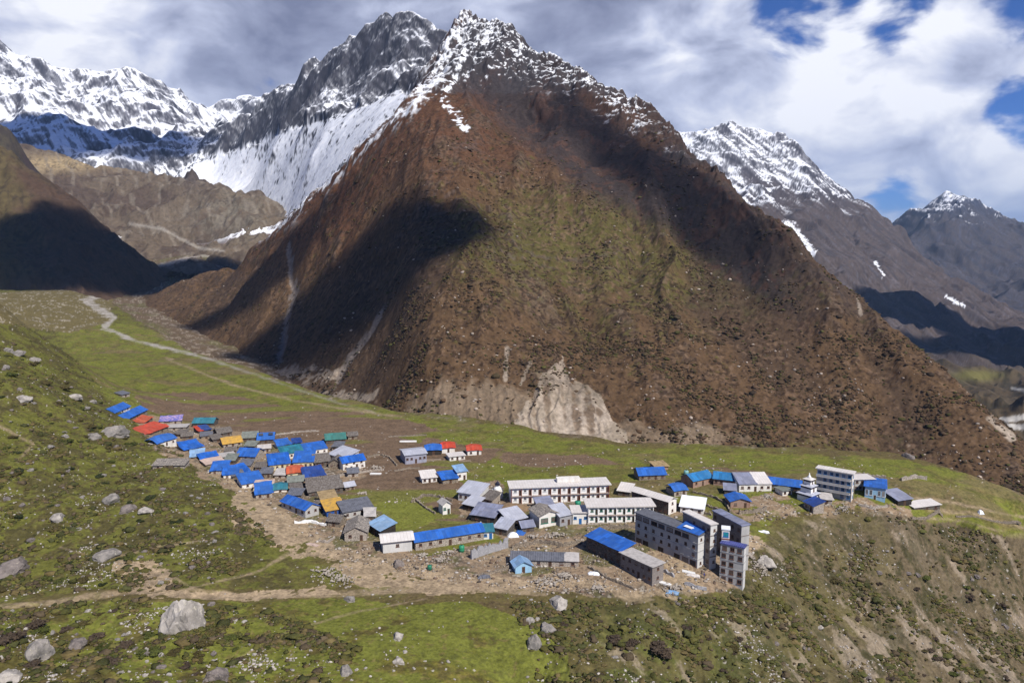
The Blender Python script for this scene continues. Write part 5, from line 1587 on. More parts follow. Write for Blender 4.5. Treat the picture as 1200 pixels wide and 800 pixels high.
def lathe(prof, n, seg0=0.0):
    vs, fs = [], []
    for r, z in prof:
        for i in range(n):
            a = seg0 + 2 * math.pi * i / n
            vs.append((r * math.cos(a), r * math.sin(a), z))
    for j in range(len(prof) - 1):
        for i in range(n):
            k = (i + 1) % n
            fs.append((j * n + i, j * n + k, (j + 1) * n + k, (j + 1) * n + i))
    fs.append(tuple(range(n))[::-1])
    fs.append(tuple((len(prof) - 1) * n + i for i in range(n)))
    return vs, fs


# pagoda temple
p = gh(947, 585)
pg = thing('pagoda_temple', 'white three tiered pagoda temple with dark banded storeys', 'temple', p, rad(38))
z = -.5
for i, (hw_, hh) in enumerate(((2.5, 2.9), (1.8, 2.1), (1.2, 1.7))):
    mk('storey', bxv(-hw_, hw_, -hw_, hw_, z, z + hh), BF, M_PURE, pg)
    mk('band', bxv(-hw_ - .05, hw_ + .05, -hw_ - .05, hw_ + .05, z + hh - .7, z + hh - .05), BF, M_BLACKBAND, pg)
    e = hw_ + .42
    t_ = hw_ - .6
    vs = [(-e, -e, z + hh), (e, -e, z + hh), (e, e, z + hh), (-e, e, z + hh), (-t_, -t_, z + hh + .5), (t_, -t_, z + hh + .5), (t_, t_, z + hh + .5), (-t_, t_, z + hh + .5)]
    mk('roof', vs, BF, ROOF['tin'] if i < 2 else ROOF['white'], pg)
    for s_ in range(2):
        put_win(pg, .9 - .15 * i, min(1.2, hh * .5), 0 if s_ == 0 else hw_, -hw_ if s_ == 0 else 0, z + hh * .42, 0 if s_ == 0 else rad(90), M_FRAME)
    z += hh + .47
v, f = lathe([(.55, z), (.62, z + .3), (.3, z + .65), (.22, z + 1.0), (.06, z + 1.6)], 10)
mk('finial', v, f, M_PURE, pg, smooth=True)

# stupa
p = gh(583, 582.5)
stp = thing('stupa', 'small white stupa with a dark stepped spire left of the long white lodge', 'stupa', p, rad(8))
mk('base', bxv(-1.6, 1.6, -1.6, 1.6, -.5, 2.4), BF, M_PURE, stp)
mk('ledge', bxv(-1.8, 1.8, -1.8, 1.8, 2.4, 2.65), BF, WALL['white'], stp)
put_win(stp, .8, 1.3, .3, -1.6, 1.0, 0, M_FRAME, 'door')
v, f = lathe([(1.25, 2.65), (1.35, 3.0), (1.2, 3.5), (.7, 3.9)], 14)
mk('dome', v, f, M_PURE, stp, smooth=True)
mk('spire_base', bxv(-.55, .55, -.55, .55, 3.9, 4.4), BF, M_PURE, stp)
v, f = lathe([(.95, 4.4), (.95, 4.55), (.55, 4.6), (.75, 4.9), (.75, 5.0), (.38, 5.1), (.48, 5.35), (.2, 5.45), (.05, 6.0)], 12)
mk('spire', v, f, M_BLACKBAND, stp)

# ------------------------------------------------------------------ dry stone walls and terraces


def stone_wall(label, pts, h=1.0, t=.48, mat=None, group=None, name='stone_wall'):
    w_ = [gh(*q) for q in pts]
    line = dens([tuple(q) for q in w_], .6)
    rnd = random.Random(int(pts[0][0] * 13 + pts[0][1]))
    vs, fs = [], []
    gz = ground_z([q[0] for q in line], [q[1] for q in line])
    for i, q in enumerate(line):
        a, b = line[max(0, i - 1)], line[min(len(line) - 1, i + 1)]
        dx, dy = b[0] - a[0], b[1] - a[1]
        l_ = math.hypot(dx, dy) or 1
        nx, ny = -dy / l_, dx / l_
        hh = h * rnd.uniform(.5, 1.15)
        tt = t * rnd.uniform(.8, 1.2) / 2
        z0 = float(gz[i])
        for s_, z_ in ((tt * 1.25, z0 - .4), (tt, z0 + hh), (-tt, z0 + hh + rnd.uniform(-.08, .08)), (-tt * 1.25, z0 - .4)):
            vs.append((q[0] + nx * s_ - line[0][0], q[1] + ny * s_ - line[0][1], z_ - line[0][2]))
    for i in range(len(line) - 1):
        for k in range(3):
            fs.append((i * 4 + k, i * 4 + k + 1, i * 4 + 5 + k, i * 4 + 4 + k))
    fs.append((0, 1, 2, 3))
    e = 4 * (len(line) - 1)
    fs.append((e + 3, e + 2, e + 1, e))
    o = mk(name, vs, fs, mat or WALL['palestone'])
    o.location = line[0]
    return tag(o, label, 'wall', group)


SW = [
    ([(300, 511), (330, 509), (352, 506), (374, 505.5)], .8, 'low pale field wall behind the blue roofed houses at the upper field edge'),
    ([(455, 512), (478, 511), (500, 510)], .6, 'field wall left of the two orange red huts, in the brown fields'),
    ([(430, 536), (446, 533), (456, 536), (465, 546)], .8, 'curved field wall left of the grey corrugated hall'),
    ([(482, 589), (497, 581), (512, 582), (530, 588)], .9, 'ragged ruined wall along the top of the small green field'),
    ([(486, 586), (498, 595), (510, 602)], .8, 'short wall running down the right side of the small green field'),
    ([(462, 552), (480, 549), (492, 549)], .6, 'low field wall in front of the grey corrugated hall'),
    ([(380, 566), (402, 557), (430, 553), (450, 551)], .9, 'pale rubble wall right of the tall white blue roofed house'),
    ([(552, 655), (595, 641)], 2.6, 'tall grey block retaining wall below the teal doored hut'),
    ([(600, 642), (632, 636), (660, 640), (682, 636)], 1.2, 'terrace wall below the green glazed house'),
    ([(560, 676), (592, 668), (598, 664)], .8, 'low wall left of the light blue gabled hut'),
    ([(792, 591), (812, 597), (834, 604)], .9, 'lowest of the three terrace walls beside the small blue domed hut'),
    ([(806, 585), (826, 592), (844, 599)], .9, 'middle one of the three terrace walls beside the small blue domed hut'),
    ([(812, 577), (836, 583), (850, 590), (856, 600)], .9, 'uppermost of the three terrace walls beside the small blue domed hut'),
    ([(866, 602), (882, 601), (898, 598)], 1.5, 'sandy retaining wall below the blue gabled brick pillared hut'),
    ([(802, 684), (818, 689), (828, 691)], .8, 'short low wall along the lane below the tall grey blocks'),
    ([(738, 650), (762, 662), (790, 676)], .9, 'low wall between the flat roofed barracks and the largest grey block'),
    ([(690, 665), (712, 678), (742, 690)], .8, 'broken wall on the slope below the dark stone barracks'),
    ([(598, 597), (640, 594), (716, 591)], 1.0, 'long terrace wall right at the foot of the white ten bay lodge'),
    ([(688, 622), (720, 619), (748, 618)], 1.2, 'terrace wall at the foot of the green trimmed white lodge'),
    ([(1068, 607), (1086, 607), (1104, 605)], .7, 'reddish low wall below the long cream roofed shed'),
    ([(1006, 592), (1022, 596), (1040, 594)], .8, 'low pale wall below the blue roofed hotel'),
    ([(195, 504), (215, 508), (232, 510)], .8, 'short rubble wall below the pale roofless house'),
    ([(975, 553), (1010, 557), (1038, 562)], 1.4, 'pale banked wall on the river edge behind the white roofed hotel'),
    ([(1056, 563), (1074, 560), (1086, 562)], 1.4, 'shorter pale bank at the river edge, right end'),
    ([(345, 613), (365, 612), (382, 616)], .9, 'bright white low wall in front of the long blue gabled house'),
    ([(372, 634), (384, 636), (392, 630)], .7, 'curved pale wall left of the old stone slab house'),
    ([(880, 560), (895, 566)], .7, 'short wall behind the slate panelled white house'),
    ([(1120, 605), (1150, 607), (1196, 617)], .4, 'long low wall beside the track at the far right edge'),
]
for pts, hh, lb in SW:
    stone_wall(lb, pts, hh, mat=(M_PURE if 'bright white' in lb else WALL['grey'] if 'grey block' in lb else WALL['palestone'] if 'pale' in lb else WALL['stone']), group='dry stone walls of the village')

# ------------------------------------------------------------------ small village things
M_RUB = m_plain('rubble_stone', (.36, .32, .27), .4, 1.4, .95, .1, dirt=(.25, .21, .18))


def ico(sub):
    b = bmesh.new()
    bmesh.ops.create_icosphere(b, subdivisions=sub, radius=1.0)
    v = np.array([q.co[:] for q in b.verts])
    f = np.array([[q.index for q in fc.verts] for fc in b.faces])
    b.free()
    return v, f


ICO0, ICO1, ICO2, ICO3 = ico(1), ico(2), ico(3), ico(4)


def rock_verts(base, seed, facet=.25, sq=(1, 1, 1)):
    r = np.random.RandomState(seed)
    v = base[0].copy()
    for _ in range(9):
        n = r.normal(size=3)
        n /= np.linalg.norm(n)
        dd = r.uniform(.5, .9)
        s_ = v @ n
        v -= np.maximum(s_ - dd, 0)[:, None] * n
    v *= (1 + .11 * fbm(v[:, 0] * 2.2 + 9, v[:, 1] * 2.2 + v[:, 2] * 1.7 + seed, 1.0, 5, .62, seed=seed) - .10 * ridged(v[:, 0] * 1.3 + v[:, 2] + seed, v[:, 1] * 1.6 - v[:, 2] * .5, 1.0, 3, .5, seed=seed + 3))[:, None]
    return v * np.array(sq)


def heap(px, py, r, h, n, seed):
    p_ = gh(px, py)
    rn = np.random.RandomState(seed)
    b = MB()
    for i in range(n):
        a, q = rn.uniform(0, 6.28), abs(rn.normal()) * .55
        q *= .7 + .5 * math.sin(a * 2 + seed) ** 2
        s_ = .12 + .42 * rn.uniform() ** 2
        v_ = rock_verts(ICO0, rn.randint(1, 60)) * s_ * np.array([1, rn.uniform(.6, 1.3), .7])
        x, y = r * q * math.cos(a), r * q * math.sin(a) * .8
        zg = float(ground_z([p_.x + x], [p_.y + y])[0]) - p_.z
        b.add(v_ + np.array([x, y, zg + h * .7 * max(0, 1 - q) + .05]), ICO0[1].tolist())
    o = b.build('rubble', M_RUB)
    o.location = p_
    o['kind'] = 'stuff'


HEAPS = [((497, 652), 4, .8, 'rubble heap in front of the left end of the long blue roofed lodge'), ((515, 657), 4.5, .9, 'wide pale rubble heap below the middle of the long blue lodge'), ((527, 648), 3, .7, 'small rubble heap right under the long blue lodge'),
         ((625, 630), 4, 1.0, 'pale stone heap below the green glazed house'), ((652, 628), 4.5, 1.1, 'biggest stone heap between the green glazed house and the barracks'), ((640, 684), 6, 1.0, 'stony heap below the very long low grey shed'),
         ((662, 676), 5, 1.0, 'stone heap under the right end of the very long low grey shed'), ((700, 690), 4, .7, 'stone heap on the slope below the dark barracks'), ((790, 690), 4, .8, 'rubble heap below the flat roofed barracks end'),
         ((385, 672), 6.5, 1.0, 'grey scree heap on the sandy bank left of the whitewashed house'), ((400, 680), 6, .8, 'second grey scree heap at the foot of the sandy bank'), ((893, 668), 5, 1.2, 'pale landslip heap right of the indigo roofed block'),
         ((878, 652), 4, 1.0, 'stone heap just above the landslip right of the grey blocks'), ((345, 567), 2.6, .5, 'little heap under the orange red tarpaulin'), ((545, 574), 2.5, .5, 'white stone heap beside the cyan roofed house'), ((425, 578), 2.2, .4, 'star shaped pale heap in the brown field'),
         ((440, 548), 4, .6, 'pale rubble spread right of the tall white blue roofed house'), ((395, 514), 3, .5, 'rubble right below the sea green roofed house'), ((985, 596), 5, .6, 'stone heap below the four storey hotel'), ((900, 582), 3.5, .6, 'stony heap below the slate panelled white house')]
for i, ((px, py), r, h, lb) in enumerate(HEAPS):
    heap(px, py, r, h, int(40 + r * 14), 500 + i)

# earth mound between stupa and tin sheds
p = gh(600, 597)
v_ = ICO2[0] * np.array([5.5, 3.2, 1.9])
v_ = v_ * (1 + .16 * fbm(v_[:, 0] * .6, v_[:, 1] * .6, 1.0, 3, seed=77))[:, None]
tag(mk('earth_mound', v_, ICO2[1].tolist(), m_plain('bare_earth', (.24, .165, .10), .35, .8, .95, .1), smooth=True), 'bare brown earth mound in front of the white stupa', 'mound').location = p

# water tanks, drums, timber and sheets lying about
def drum(label, px, py, r, h, col):
    p_ = gh(px, py)
    t_ = thing('water_tank', label, 'tank', p_)
    v1, f1 = lathe([(r, -.2), (r, h * .3), (r * 1.04, h * .33), (r, h * .36), (r, h * .62), (r * 1.04, h * .65), (r, h * .68), (r, h * .85), (r * .6, h)], 16)
    mk('barrel', v1, f1, m_plain('tank_plastic', col, .25, 1, .45, .4), t_, smooth=True)
    v1, f1 = lathe([(r * .3, h), (r * .3, h + .12), (r * .1, h + .14)], 12)
    mk('cap', v1, f1, M_BLACKBAND, t_)


drum('green water tank below the right half of the long blue lodge', 541, 646, .8, 1.9, (.03, .26, .13))
drum('small dark green tank on the sandy ground below the rubble', 503.5, 667, .6, 1.3, (.02, .17, .10))
drum('turquoise tank on the green strip right of the pasture house', 804, 556, .9, 1.7, (.20, .42, .42))
drum('green tank beside the terrace wall of the white ten bay lodge', 677, 592, 1.0, 1.6, (.02, .24, .14))


def stack(name, label, cat, px, py, w, d, h, n, mat, rz, grp=None):
    p_ = gh(px, py)
    rn = random.Random(int(px))
    b = MB()
    for i in range(n):
        z_ = h * (i // 4) / max(1, n // 4)
        y_ = (i % 4) * d / 4
        sx = rn.uniform(-.2, .2)
        b.box(-w / 2 + sx, w / 2 + sx, y_, y_ + d / 4 * .85, z_ - .15, z_ + h / max(1, n // 4) * .8)
    o = b.build(name, mat)
    o.location, o.rotation_euler.z = p_, rad(rz)
    return tag(o, label, cat, grp)


stack('timber_stack', 'pale timber stack on the field edge left of the orange red huts', 'timber', 478, 518, 7, 1.4, .5, 8, M_PURE, 2)
stack('timber_stack', 'timber stack right of the grey corrugated hall', 'timber', 508, 540, 6, 1.4, .5, 8, M_WOOD, 8)
stack('timber_stack', 'timber stack under the low white flat roofed hut', 'timber', 545, 541, 4.5, 1.2, .4, 8, M_WOOD, 5)
stack('timber_stack', 'white boards stacked below the tall white blue roofed house', 'timber', 440, 556, 4, 1.2, .5, 8, M_PURE, -4)
stack('timber_stack', 'boards stacked on the sand below the flat grey barracks', 'timber', 778, 685, 3, 1.2, .4, 8, M_PURE, -35)
stack('timber_stack', 'boards beside the lane under the largest grey block', 'timber', 806, 672, 3.4, 1.2, .4, 8, M_PURE, -30)


def tarp(label, px, py, w, d, mat, rz, h=.7):
    p_ = gh(px, py)
    rn = random.Random(int(px * 3))
    nx, ny = 8, 6
    vs = []
    for j in range(ny):
        for i in range(nx):
            u, v = i / (nx - 1), j / (ny - 1)
            zz = h * math.sin(math.pi * u) ** .6 * math.sin(math.pi * v) ** .6 + rn.uniform(0, .18)
            vs.append(((u - .5) * w + rn.uniform(-.15, .15), (v - .5) * d + rn.uniform(-.15, .15), zz))
    n = len(vs)
    vs += [(x, y, min(z_ - .05, -.25) if i % nx in (0, nx - 1) or i // nx in (0, ny - 1) else z_ - .06) for i, (x, y, z_) in enumerate(vs)]
    fs = []
    for j in range(ny - 1):
        for i in range(nx - 1):
            a = j * nx + i
            fs += [(a, a + 1, a + nx + 1, a + nx), (n + a, n + a + nx, n + a + nx + 1, n + a + 1)]
    edge = [i for i in range(nx)] + [j * nx + nx - 1 for j in range(1, ny)] + [(ny - 1) * nx + i for i in range(nx - 2, -1, -1)] + [j * nx for j in range(ny - 2, 0, -1)]
    for a, b_ in zip(edge, edge[1:] + edge[:1]):
        fs.append((a, n + a, n + b_, b_))
    o = mk('tarpaulin', vs, fs, mat)
    o.location, o.rotation_euler.z = p_, rad(rz)
    return tag(o, label, 'tarpaulin')


tarp('red brown tarpaulin bundle at the right end of the tin shed below the stupa', 564, 598, 4.2, 2.4, ROOF['orange'], -25, 1.5)
tarp('white tarpaulin over a heap left of the light blue gabled hut', 601, 628, 3.2, 2.2, ROOF['snowwhite'], 10, 1.2)
tarp('blue tarpaulin heap right of the low pale tin sheds', 609, 625, 3.0, 2.4, ROOF['blue'], -20, 1.0)
tarp('blue tarpaulin patch on top of the very long low grey shed terrace', 640, 653, 3.2, 2.0, ROOF['deepblue'], 0, .8)
tarp('white tarpaulin beside the broken wall below the dark barracks', 696, 672, 3.0, 1.6, ROOF['snowwhite'], -15, .5)
tarp('white sheet on the sandy lane below the largest grey block', 812, 674, 3.4, 1.2, ROOF['white'], -20, .4)
tarp('blue and white sheets on the rubble below the flat grey barracks', 788, 694, 3.2, 1.6, ROOF['sky'], -15, .5)
tarp('dark tarpaulin heap on the sand left of the light blue gabled hut', 567, 676, 3.2, 1.6, ROOF['slate'], 12, .6)
tarp('white tarpaulin on the bank left of the old stone slab house', 366, 638, 4.2, 1.5, ROOF['beige'], -28, .3)
tarp('white boards and sheet on the scrub right of the grey blocks', 894, 623, 3.4, 1.2, ROOF['snowwhite'], -5, .4)
tarp('white tent on the green meadow at the far right edge', 1149, 601, 1.8, 1.6, ROOF['snowwhite'], 10, 1.1)

# a person in blue on the lane
M_CLOTH = m_plain('blue_cloth', (.03, .05, .26), .3, 6, .9, .1)
M_TROUS = m_plain('dark_cloth', (.025, .025, .05), .3, 6, .9, .1)
M_SKIN = m_plain('skin', (.30, .17, .11), .1, 6, .6, .3)
M_HAIR = m_plain('dark_hair', (.015, .012, .01), .2, 8, .7, .3)


def person(label, px, py, rz):
    t_ = gh(px, py)
    b = bmesh.new()
    lay = b.verts.layers.skin.verify()
    J = {'pel': (0, 0, .95, .15), 'che': (0, .01, 1.32, .17), 'nec': (0, .01, 1.48, .06), 'hea': (0, -.01, 1.60, .10), 'top': (0, 0, 1.70, .08),
         'ls': (-.19, .01, 1.40, .065), 'le': (-.26, .03, 1.12, .05), 'lw': (-.25, -.05, .88, .036), 'lh': (-.245, -.07, .78, .04),
         'rs': (.19, .01, 1.40, .065), 're': (.27, .05, 1.12, .05), 'rw': (.26, .0, .88, .036), 'rh': (.255, -.02, .78, .04),
         'lp': (-.10, 0, .88, .095), 'lk': (-.11, -.10, .50, .065), 'la': (-.11, -.06, .09, .045), 'lt': (-.11, -.22, .04, .04),
         'rp': (.10, 0, .88, .095), 'rk': (.11, .03, .48, .065), 'ra': (.11, .16, .10, .045), 'rt': (.11, .02, .04, .04)}
    V = {}
    for k, (x, y, z_, r) in J.items():
        V[k] = b.verts.new((x, y, z_))
        V[k][lay].radius = (r, r)
    V['pel'][lay].use_root = True
    for a, c_ in ('pel che', 'che nec', 'nec hea', 'hea top', 'che ls', 'ls le', 'le lw', 'lw lh', 'che rs', 'rs re', 're rw', 'rw rh', 'pel lp', 'lp lk', 'lk la', 'la lt', 'pel rp', 'rp rk', 'rk ra', 'ra rt').__iter__() if False else [q.split() for q in ('pel che', 'che nec', 'nec hea', 'hea top', 'che ls', 'ls le', 'le lw', 'lw lh', 'che rs', 'rs re', 're rw', 'rw rh', 'pel lp', 'lp lk', 'lk la', 'la lt', 'pel rp', 'rp rk', 'rk ra', 'ra rt')]:
        b.edges.new((V[a], V[c_]))
    me = bpy.data.meshes.new('person')
    b.to_mesh(me)
    b.free()
    o = bpy.data.objects.new('person', me)
    COL.objects.link(o)
    o.modifiers.new('skin', 'SKIN')
    ss_ = o.modifiers.new('sub', 'SUBSURF')
    ss_.levels = ss_.render_levels = 2
    dgx = bpy.context.evaluated_depsgraph_get()
    me2 = bpy.data.meshes.new_from_object(o.evaluated_get(dgx))
    o.modifiers.clear()
    o.data = me2
    me2.materials.clear()
    for mm in (M_CLOTH, M_TROUS, M_SKIN):
        me2.materials.append(mm)
    for f_ in me2.polygons:
        cz, cx = f_.center.z, abs(f_.center.x)
        f_.material_index = 2 if cz > 1.49 or (cx > .2 and cz < .9 and cz > .7) else 1 if cz < .93 else 0
        f_.use_smooth = True
    o.location, o.rotation_euler.z = t_, rad(rz)
    tag(o, label, 'person')
    hv = ICO2[0][ICO2[0][:, 2] > -2] * np.array([.115, .125, .10]) + np.array([0, .02, 1.675])
    mk('hair', hv, ICO2[1].tolist(), M_HAIR, o, smooth=True)
    return o


person('person in blue walking on the lane below the tall grey blocks', 825, 677.5, 60)

# poles
for px, py, hgt, lb in [(556, 573, 5, 'thin pole beside the tin roofed lodge left of the stupa'), (660, 606, 5.5, 'thin pole at the joint of the green glazed house'), (606, 576, 4.5, 'thin pole behind the white ten bay lodge'), (1000, 590, 6, 'thin pole at the corner of the four storey hotel'), (690, 640, 4, 'pale post at the left end of the blue roofed barracks')]:
    p = gh(px, py)
    v_, f_ = lathe([(.08, -.5), (.06, hgt), (.09, hgt), (.02, hgt + .15)], 8)
    o = mk('pole', v_, f_, M_WOOD)
    o.location = p
    tag(o, lb, 'pole', 'wooden poles in the village')

# ------------------------------------------------------------------ boulders
rng = np.random.RandomState(42)


def m_rock(name, a, dark, lich):
    m_, nt, b, tc = mat_base(name, .93, .15)
    n1 = noise(nt, tc, 1.6, 6, .65)
    n2 = noise(nt, tc, 6.0, 4, .6)
    c = mixc(nt, sstep(nt, n1, .38, .62), a, dark)
    c = mixc(nt, sstep(nt, n2, .55, .72), c, lich)
    nt.links.new(c, b.inputs['Base Color'])
    bp = N(nt, 'ShaderNodeBump', {'Height': n1, 'Strength': .7, 'Distance': .25})
    nt.links.new(bp.outputs[0], b.inputs['Normal'])
    return m_


M_ROCK = m_rock('grey_rock', (.26, .235, .215), (.14, .13, .12), (.36, .33, .26))
M_ROCKP = m_rock('pale_rock', (.40, .365, .33), (.22, .20, .18), (.50, .46, .38))
M_ROCKD = m_rock('dark_rock', (.20, .17, .155), (.11, .095, .088), (.30, .26, .22))
ROCKM = {}
for k, mm in (('g', M_ROCK), ('p', M_ROCKP), ('d', M_ROCKD)):
    for i in range(7):
        v_ = rock_verts(ICO3 if i < 2 else ICO2, 600 + i)
        me = bpy.data.meshes.new('boulder')
        me.from_pydata(v_.tolist(), [], (ICO3 if i < 2 else ICO2)[1].tolist())
        me.materials.append(mm)
        ROCKM[k, i] = me


def boulder(label, px, py, w_px, hr, kind, var, group, dr=.9, rz=0.0):
    p_ = gh(px, py)
    dep = (p_ - Vector((0, 0, CAMZ))).length
    s_ = w_px / 2 * dep / F
    o = link('boulder', ROCKM[kind, var], None, p_ + Vector((0, 0, s_ * hr * .10)))
    o.scale = (s_ * 1.15, s_ * dr * 1.15, s_ * hr * 1.1)
    o.rotation_euler = (0, 0, rz)
    return tag(o, label, 'boulder', group)


G1 = 'single boulders on the hillside and meadow'
for lb, px, py, w_, hr, k, v_ in [
        ('biggest pale cracked boulder leaning beside the footpath on the left', 214, 734, 39, 1.35, 'p', 0), ('rounded pale grey boulder in the bottom left corner meadow', 48, 768, 25, 1.05, 'g', 1), ('dark topped boulder right of the rounded pale grey one', 89, 755, 19, .7, 'd', 2),
        ('pale boulder lying alone in the middle of the green meadow', 466, 747, 16, .62, 'p', 3), ('upright grey boulder at the right edge of the green meadow', 627, 756, 17, 1.35, 'g', 4), ('flat dark boulder at the bottom edge of the meadow, right of the centre left', 252, 796, 26, .7, 'd', 1),
        ('grey boulder with flat top above the footpath bend', 126, 652, 24, .6, 'g', 5), ('big grey outcrop boulder at the left picture edge above the footpath', 14, 668, 34, .55, 'd', 0), ('smooth grey boulder on the hillside below the lone stone hut', 131, 587, 18, .75, 'g', 6),
        ('two toned boulder left of the sandy slope, on the heath', 151, 599, 18, .7, 'd', 3), ('pale boulder right next to the two toned one', 171, 599, 16, .6, 'p', 4), ('pale boulder on the left hillside below the two toned one', 68, 608, 18, .65, 'p', 5),
        ('grey slab outcrop on the ridge just above the red roofs', 133, 509, 30, .55, 'g', 0), ('grey boulder below the slab outcrop on the ridge', 110, 512, 14, .7, 'g', 2), ('brown boulder standing on the sandy bank below the whitewashed house', 467, 663, 13, 1.1, 'd', 6),
        ('pale flat boulder at the bottom left corner', 8, 797, 24, .6, 'p', 6), ('flat grey boulder on the path edge at the sandy track', 410, 703, 15, .5, 'g', 3), ('grey boulder at the bottom edge below the lone meadow boulder', 404, 787, 18, .55, 'g', 5),
        ('second pale boulder above the bottom edge of the meadow', 468, 776, 13, .6, 'p', 1), ('long tilted grey boulder on the scrub slope right of the meadow', 640, 737, 22, .5, 'g', 1), ('pale leaning boulder above the upright grey one', 621, 728, 12, 1.1, 'p', 2),
        ('pale outcrop among the low bushes right of the meadow top', 655, 708, 24, .6, 'p', 0), ('big pale landslip boulder right of the indigo roofed block', 897, 661, 26, .55, 'p', 1), ('dark boulder on the river bank beyond the plateau', 1064, 536, 12, .7, 'd', 5),
        ('pale rock knob at the far left ridge', 22, 415, 12, .7, 'g', 4), ('grey rock on the far left ridge below the knob', 40, 423, 12, .6, 'g', 6), ('pale rock slab high on the left hillside', 88, 467, 14, .6, 'p', 3), ('pale rock beside the slab high on the left hillside', 28, 468, 16, .5, 'p', 5)]:
    boulder(lb, px, py, w_, hr, k, v_, G1, rz=px)

ZONES = [('grey boulder half sunk in heath on the left hillside', 'boulders scattered over the left hillside', [(0, 400), (60, 420), (125, 480), (170, 530), (250, 590), (260, 680), (100, 690), (0, 690)], 120, (2.6, 8), 'gddg'),
         ('pale rock in the grass of the bottom left foreground', 'rocks scattered over the bottom left foreground', [(0, 715), (140, 705), (260, 708), (330, 740), (300, 800), (0, 800)], 70, (3, 9), 'pgpd'),
         ('small pale rock in the short grass of the central meadow', 'rocks scattered over the central meadow', [(330, 712), (600, 715), (650, 800), (330, 800)], 22, (3, 6), 'pp'),
         ('pale rock among scrub on the slope below the village', 'rocks scattered over the scrub slope', [(560, 700), (760, 700), (880, 700), (1000, 640), (1190, 640), (1190, 795), (640, 795)], 88, (2.6, 8), 'pgdd')]


def in_zone(poly, n, rs):
    xs_ = [q[0] for q in poly]
    ys_ = [q[1] for q in poly]
    out = []
    while len(out) < n:
        x, y = rs.uniform(min(xs_), max(xs_)), rs.uniform(min(ys_), max(ys_))
        if inpoly(np.array([x]), np.array([y]), poly)[0]:
            out.append((x, y))
    return out


for lb, grp, poly, n, (a, b_), kinds in ZONES:
    for x, y in in_zone(poly, n, rng):
        boulder(lb, x, y, a + (b_ - a) * rng.uniform() ** 2.2, rng.uniform(.5, .85), kinds[rng.randint(len(kinds))], rng.randint(2, 7), grp, rng.uniform(.7, 1), rng.uniform(0, 6))

# ------------------------------------------------------------------ shrubs


def leaf_mat(name, col, dark):
    m_, nt, b, tc = mat_base(name, .85, .12)
    n1 = noise(nt, tc, 3.0, 3)
    rndn = N(nt, 'ShaderNodeObjectInfo').outputs['Random']
    c = mixc(nt, sstep(nt, n1, .35, .65), col, dark)
    c = mixc(nt, math_n(nt, 'MULTIPLY', rndn, .5), c, tuple(x * .5 for x in dark))
    nt.links.new(c, b.inputs['Base Color'])
    b.inputs['Transmission Weight'].default_value = 0
    return m_


LEAF = [leaf_mat('green_leaves', (.085, .095, .022), (.050, .058, .016)), leaf_mat('olive_leaves', (.105, .085, .030), (.060, .050, .020)), leaf_mat('brown_twigs', (.095, .070, .048), (.055, .040, .030)), leaf_mat('dark_leaves', (.045, .055, .020), (.025, .032, .013))]


def bush_mesh(seed, n=420):
    r = np.random.RandomState(seed)
    blobs = [(r.uniform(-.6, .6), r.uniform(-.6, .6), r.uniform(.25, .55), r.uniform(.35, .62)) for _ in range(6)]
    vs, fs = [], []
    for i in range(n):
        bx, by, bz, br = blobs[r.randint(6)]
        d_ = r.normal(size=3)
        d_ /= np.linalg.norm(d_)
        p_ = np.array([bx, by, bz]) + d_ * br * r.uniform(.65, 1.08) * np.array([1, 1, .8])
        if p_[2] < -.05:
            p_[2] = r.uniform(0, .1)
        u_ = r.normal(size=3)
        u_ /= np.linalg.norm(u_)
        w_ = np.cross(u_, d_ + r.normal(size=3) * .5)
        w_ /= np.linalg.norm(w_) + 1e-6
        s_ = r.uniform(.07, .15)
        k = len(vs)
        vs += [tuple(p_ - u_ * s_), tuple(p_ + w_ * s_ * .7), tuple(p_ + u_ * s_), tuple(p_ - w_ * s_ * .7)]
        fs.append((k, k + 1, k + 2, k + 3))
    for bx, by, bz, br in blobs:
        v_ = ICO1[0] * br * .72 * np.array([1, 1, .85]) * (1 + .2 * r.normal(size=(len(ICO1[0]), 1))) + np.array([bx, by, bz])
        k = len(vs)
        vs += [tuple(q) for q in v_]
        fs += [tuple(int(j) + k for j in f_) for f_ in ICO1[1]]
    return vs, fs


BUSH = {}
for i in range(5):
    v_, f_ = bush_mesh(700 + i)
    for k, mm in enumerate(LEAF):
        me = bpy.data.meshes.new('shrub')
        me.from_pydata(v_, [], f_)
        me.materials.append(mm)
        BUSH[i, k] = me
for lb, grp, poly, n, (a, b_), ks in [
        ('low round olive shrub on the left hillside heath', 'shrubs on the left hillside', [(0, 420), (60, 430), (125, 490), (190, 560), (260, 620), (240, 670), (100, 690), (0, 690)], 90, (6, 16), (1, 1, 0, 3)),
        ('brownish shrub between the rocks of the bottom left foreground', 'shrubs in the bottom left foreground', [(0, 720), (140, 715), (250, 725), (320, 760), (280, 800), (0, 800)], 60, (8, 22), (1, 2, 1, 0)),
        ('dense shrub on the steep slope below the village', 'shrubs on the slope below the village', [(640, 715), (740, 705), (800, 712), (870, 705), (930, 650), (1010, 640), (1100, 650), (1190, 680), (1190, 800), (640, 800)], 110, (5, 14), (1, 1, 2, 2, 0, 2))]:
    for x, y in in_zone(poly, n, rng):
        p_ = gh(x, y)
        s_ = (a + (b_ - a) * rng.uniform() ** 1.8) / 2.2 * (p_ - Vector((0, 0, CAMZ))).length / F
        o = link('shrub', BUSH[rng.randint(5), ks[rng.randint(len(ks))]], None, p_ - Vector((0, 0, s_ * .12)))
        o.scale = (s_ * rng.uniform(.8, 1.25), s_ * rng.uniform(.8, 1.25), s_ * rng.uniform(.4, .7))
        o.rotation_euler.z = rng.uniform(0, 6.28)
        tag(o, lb, 'shrub', grp)
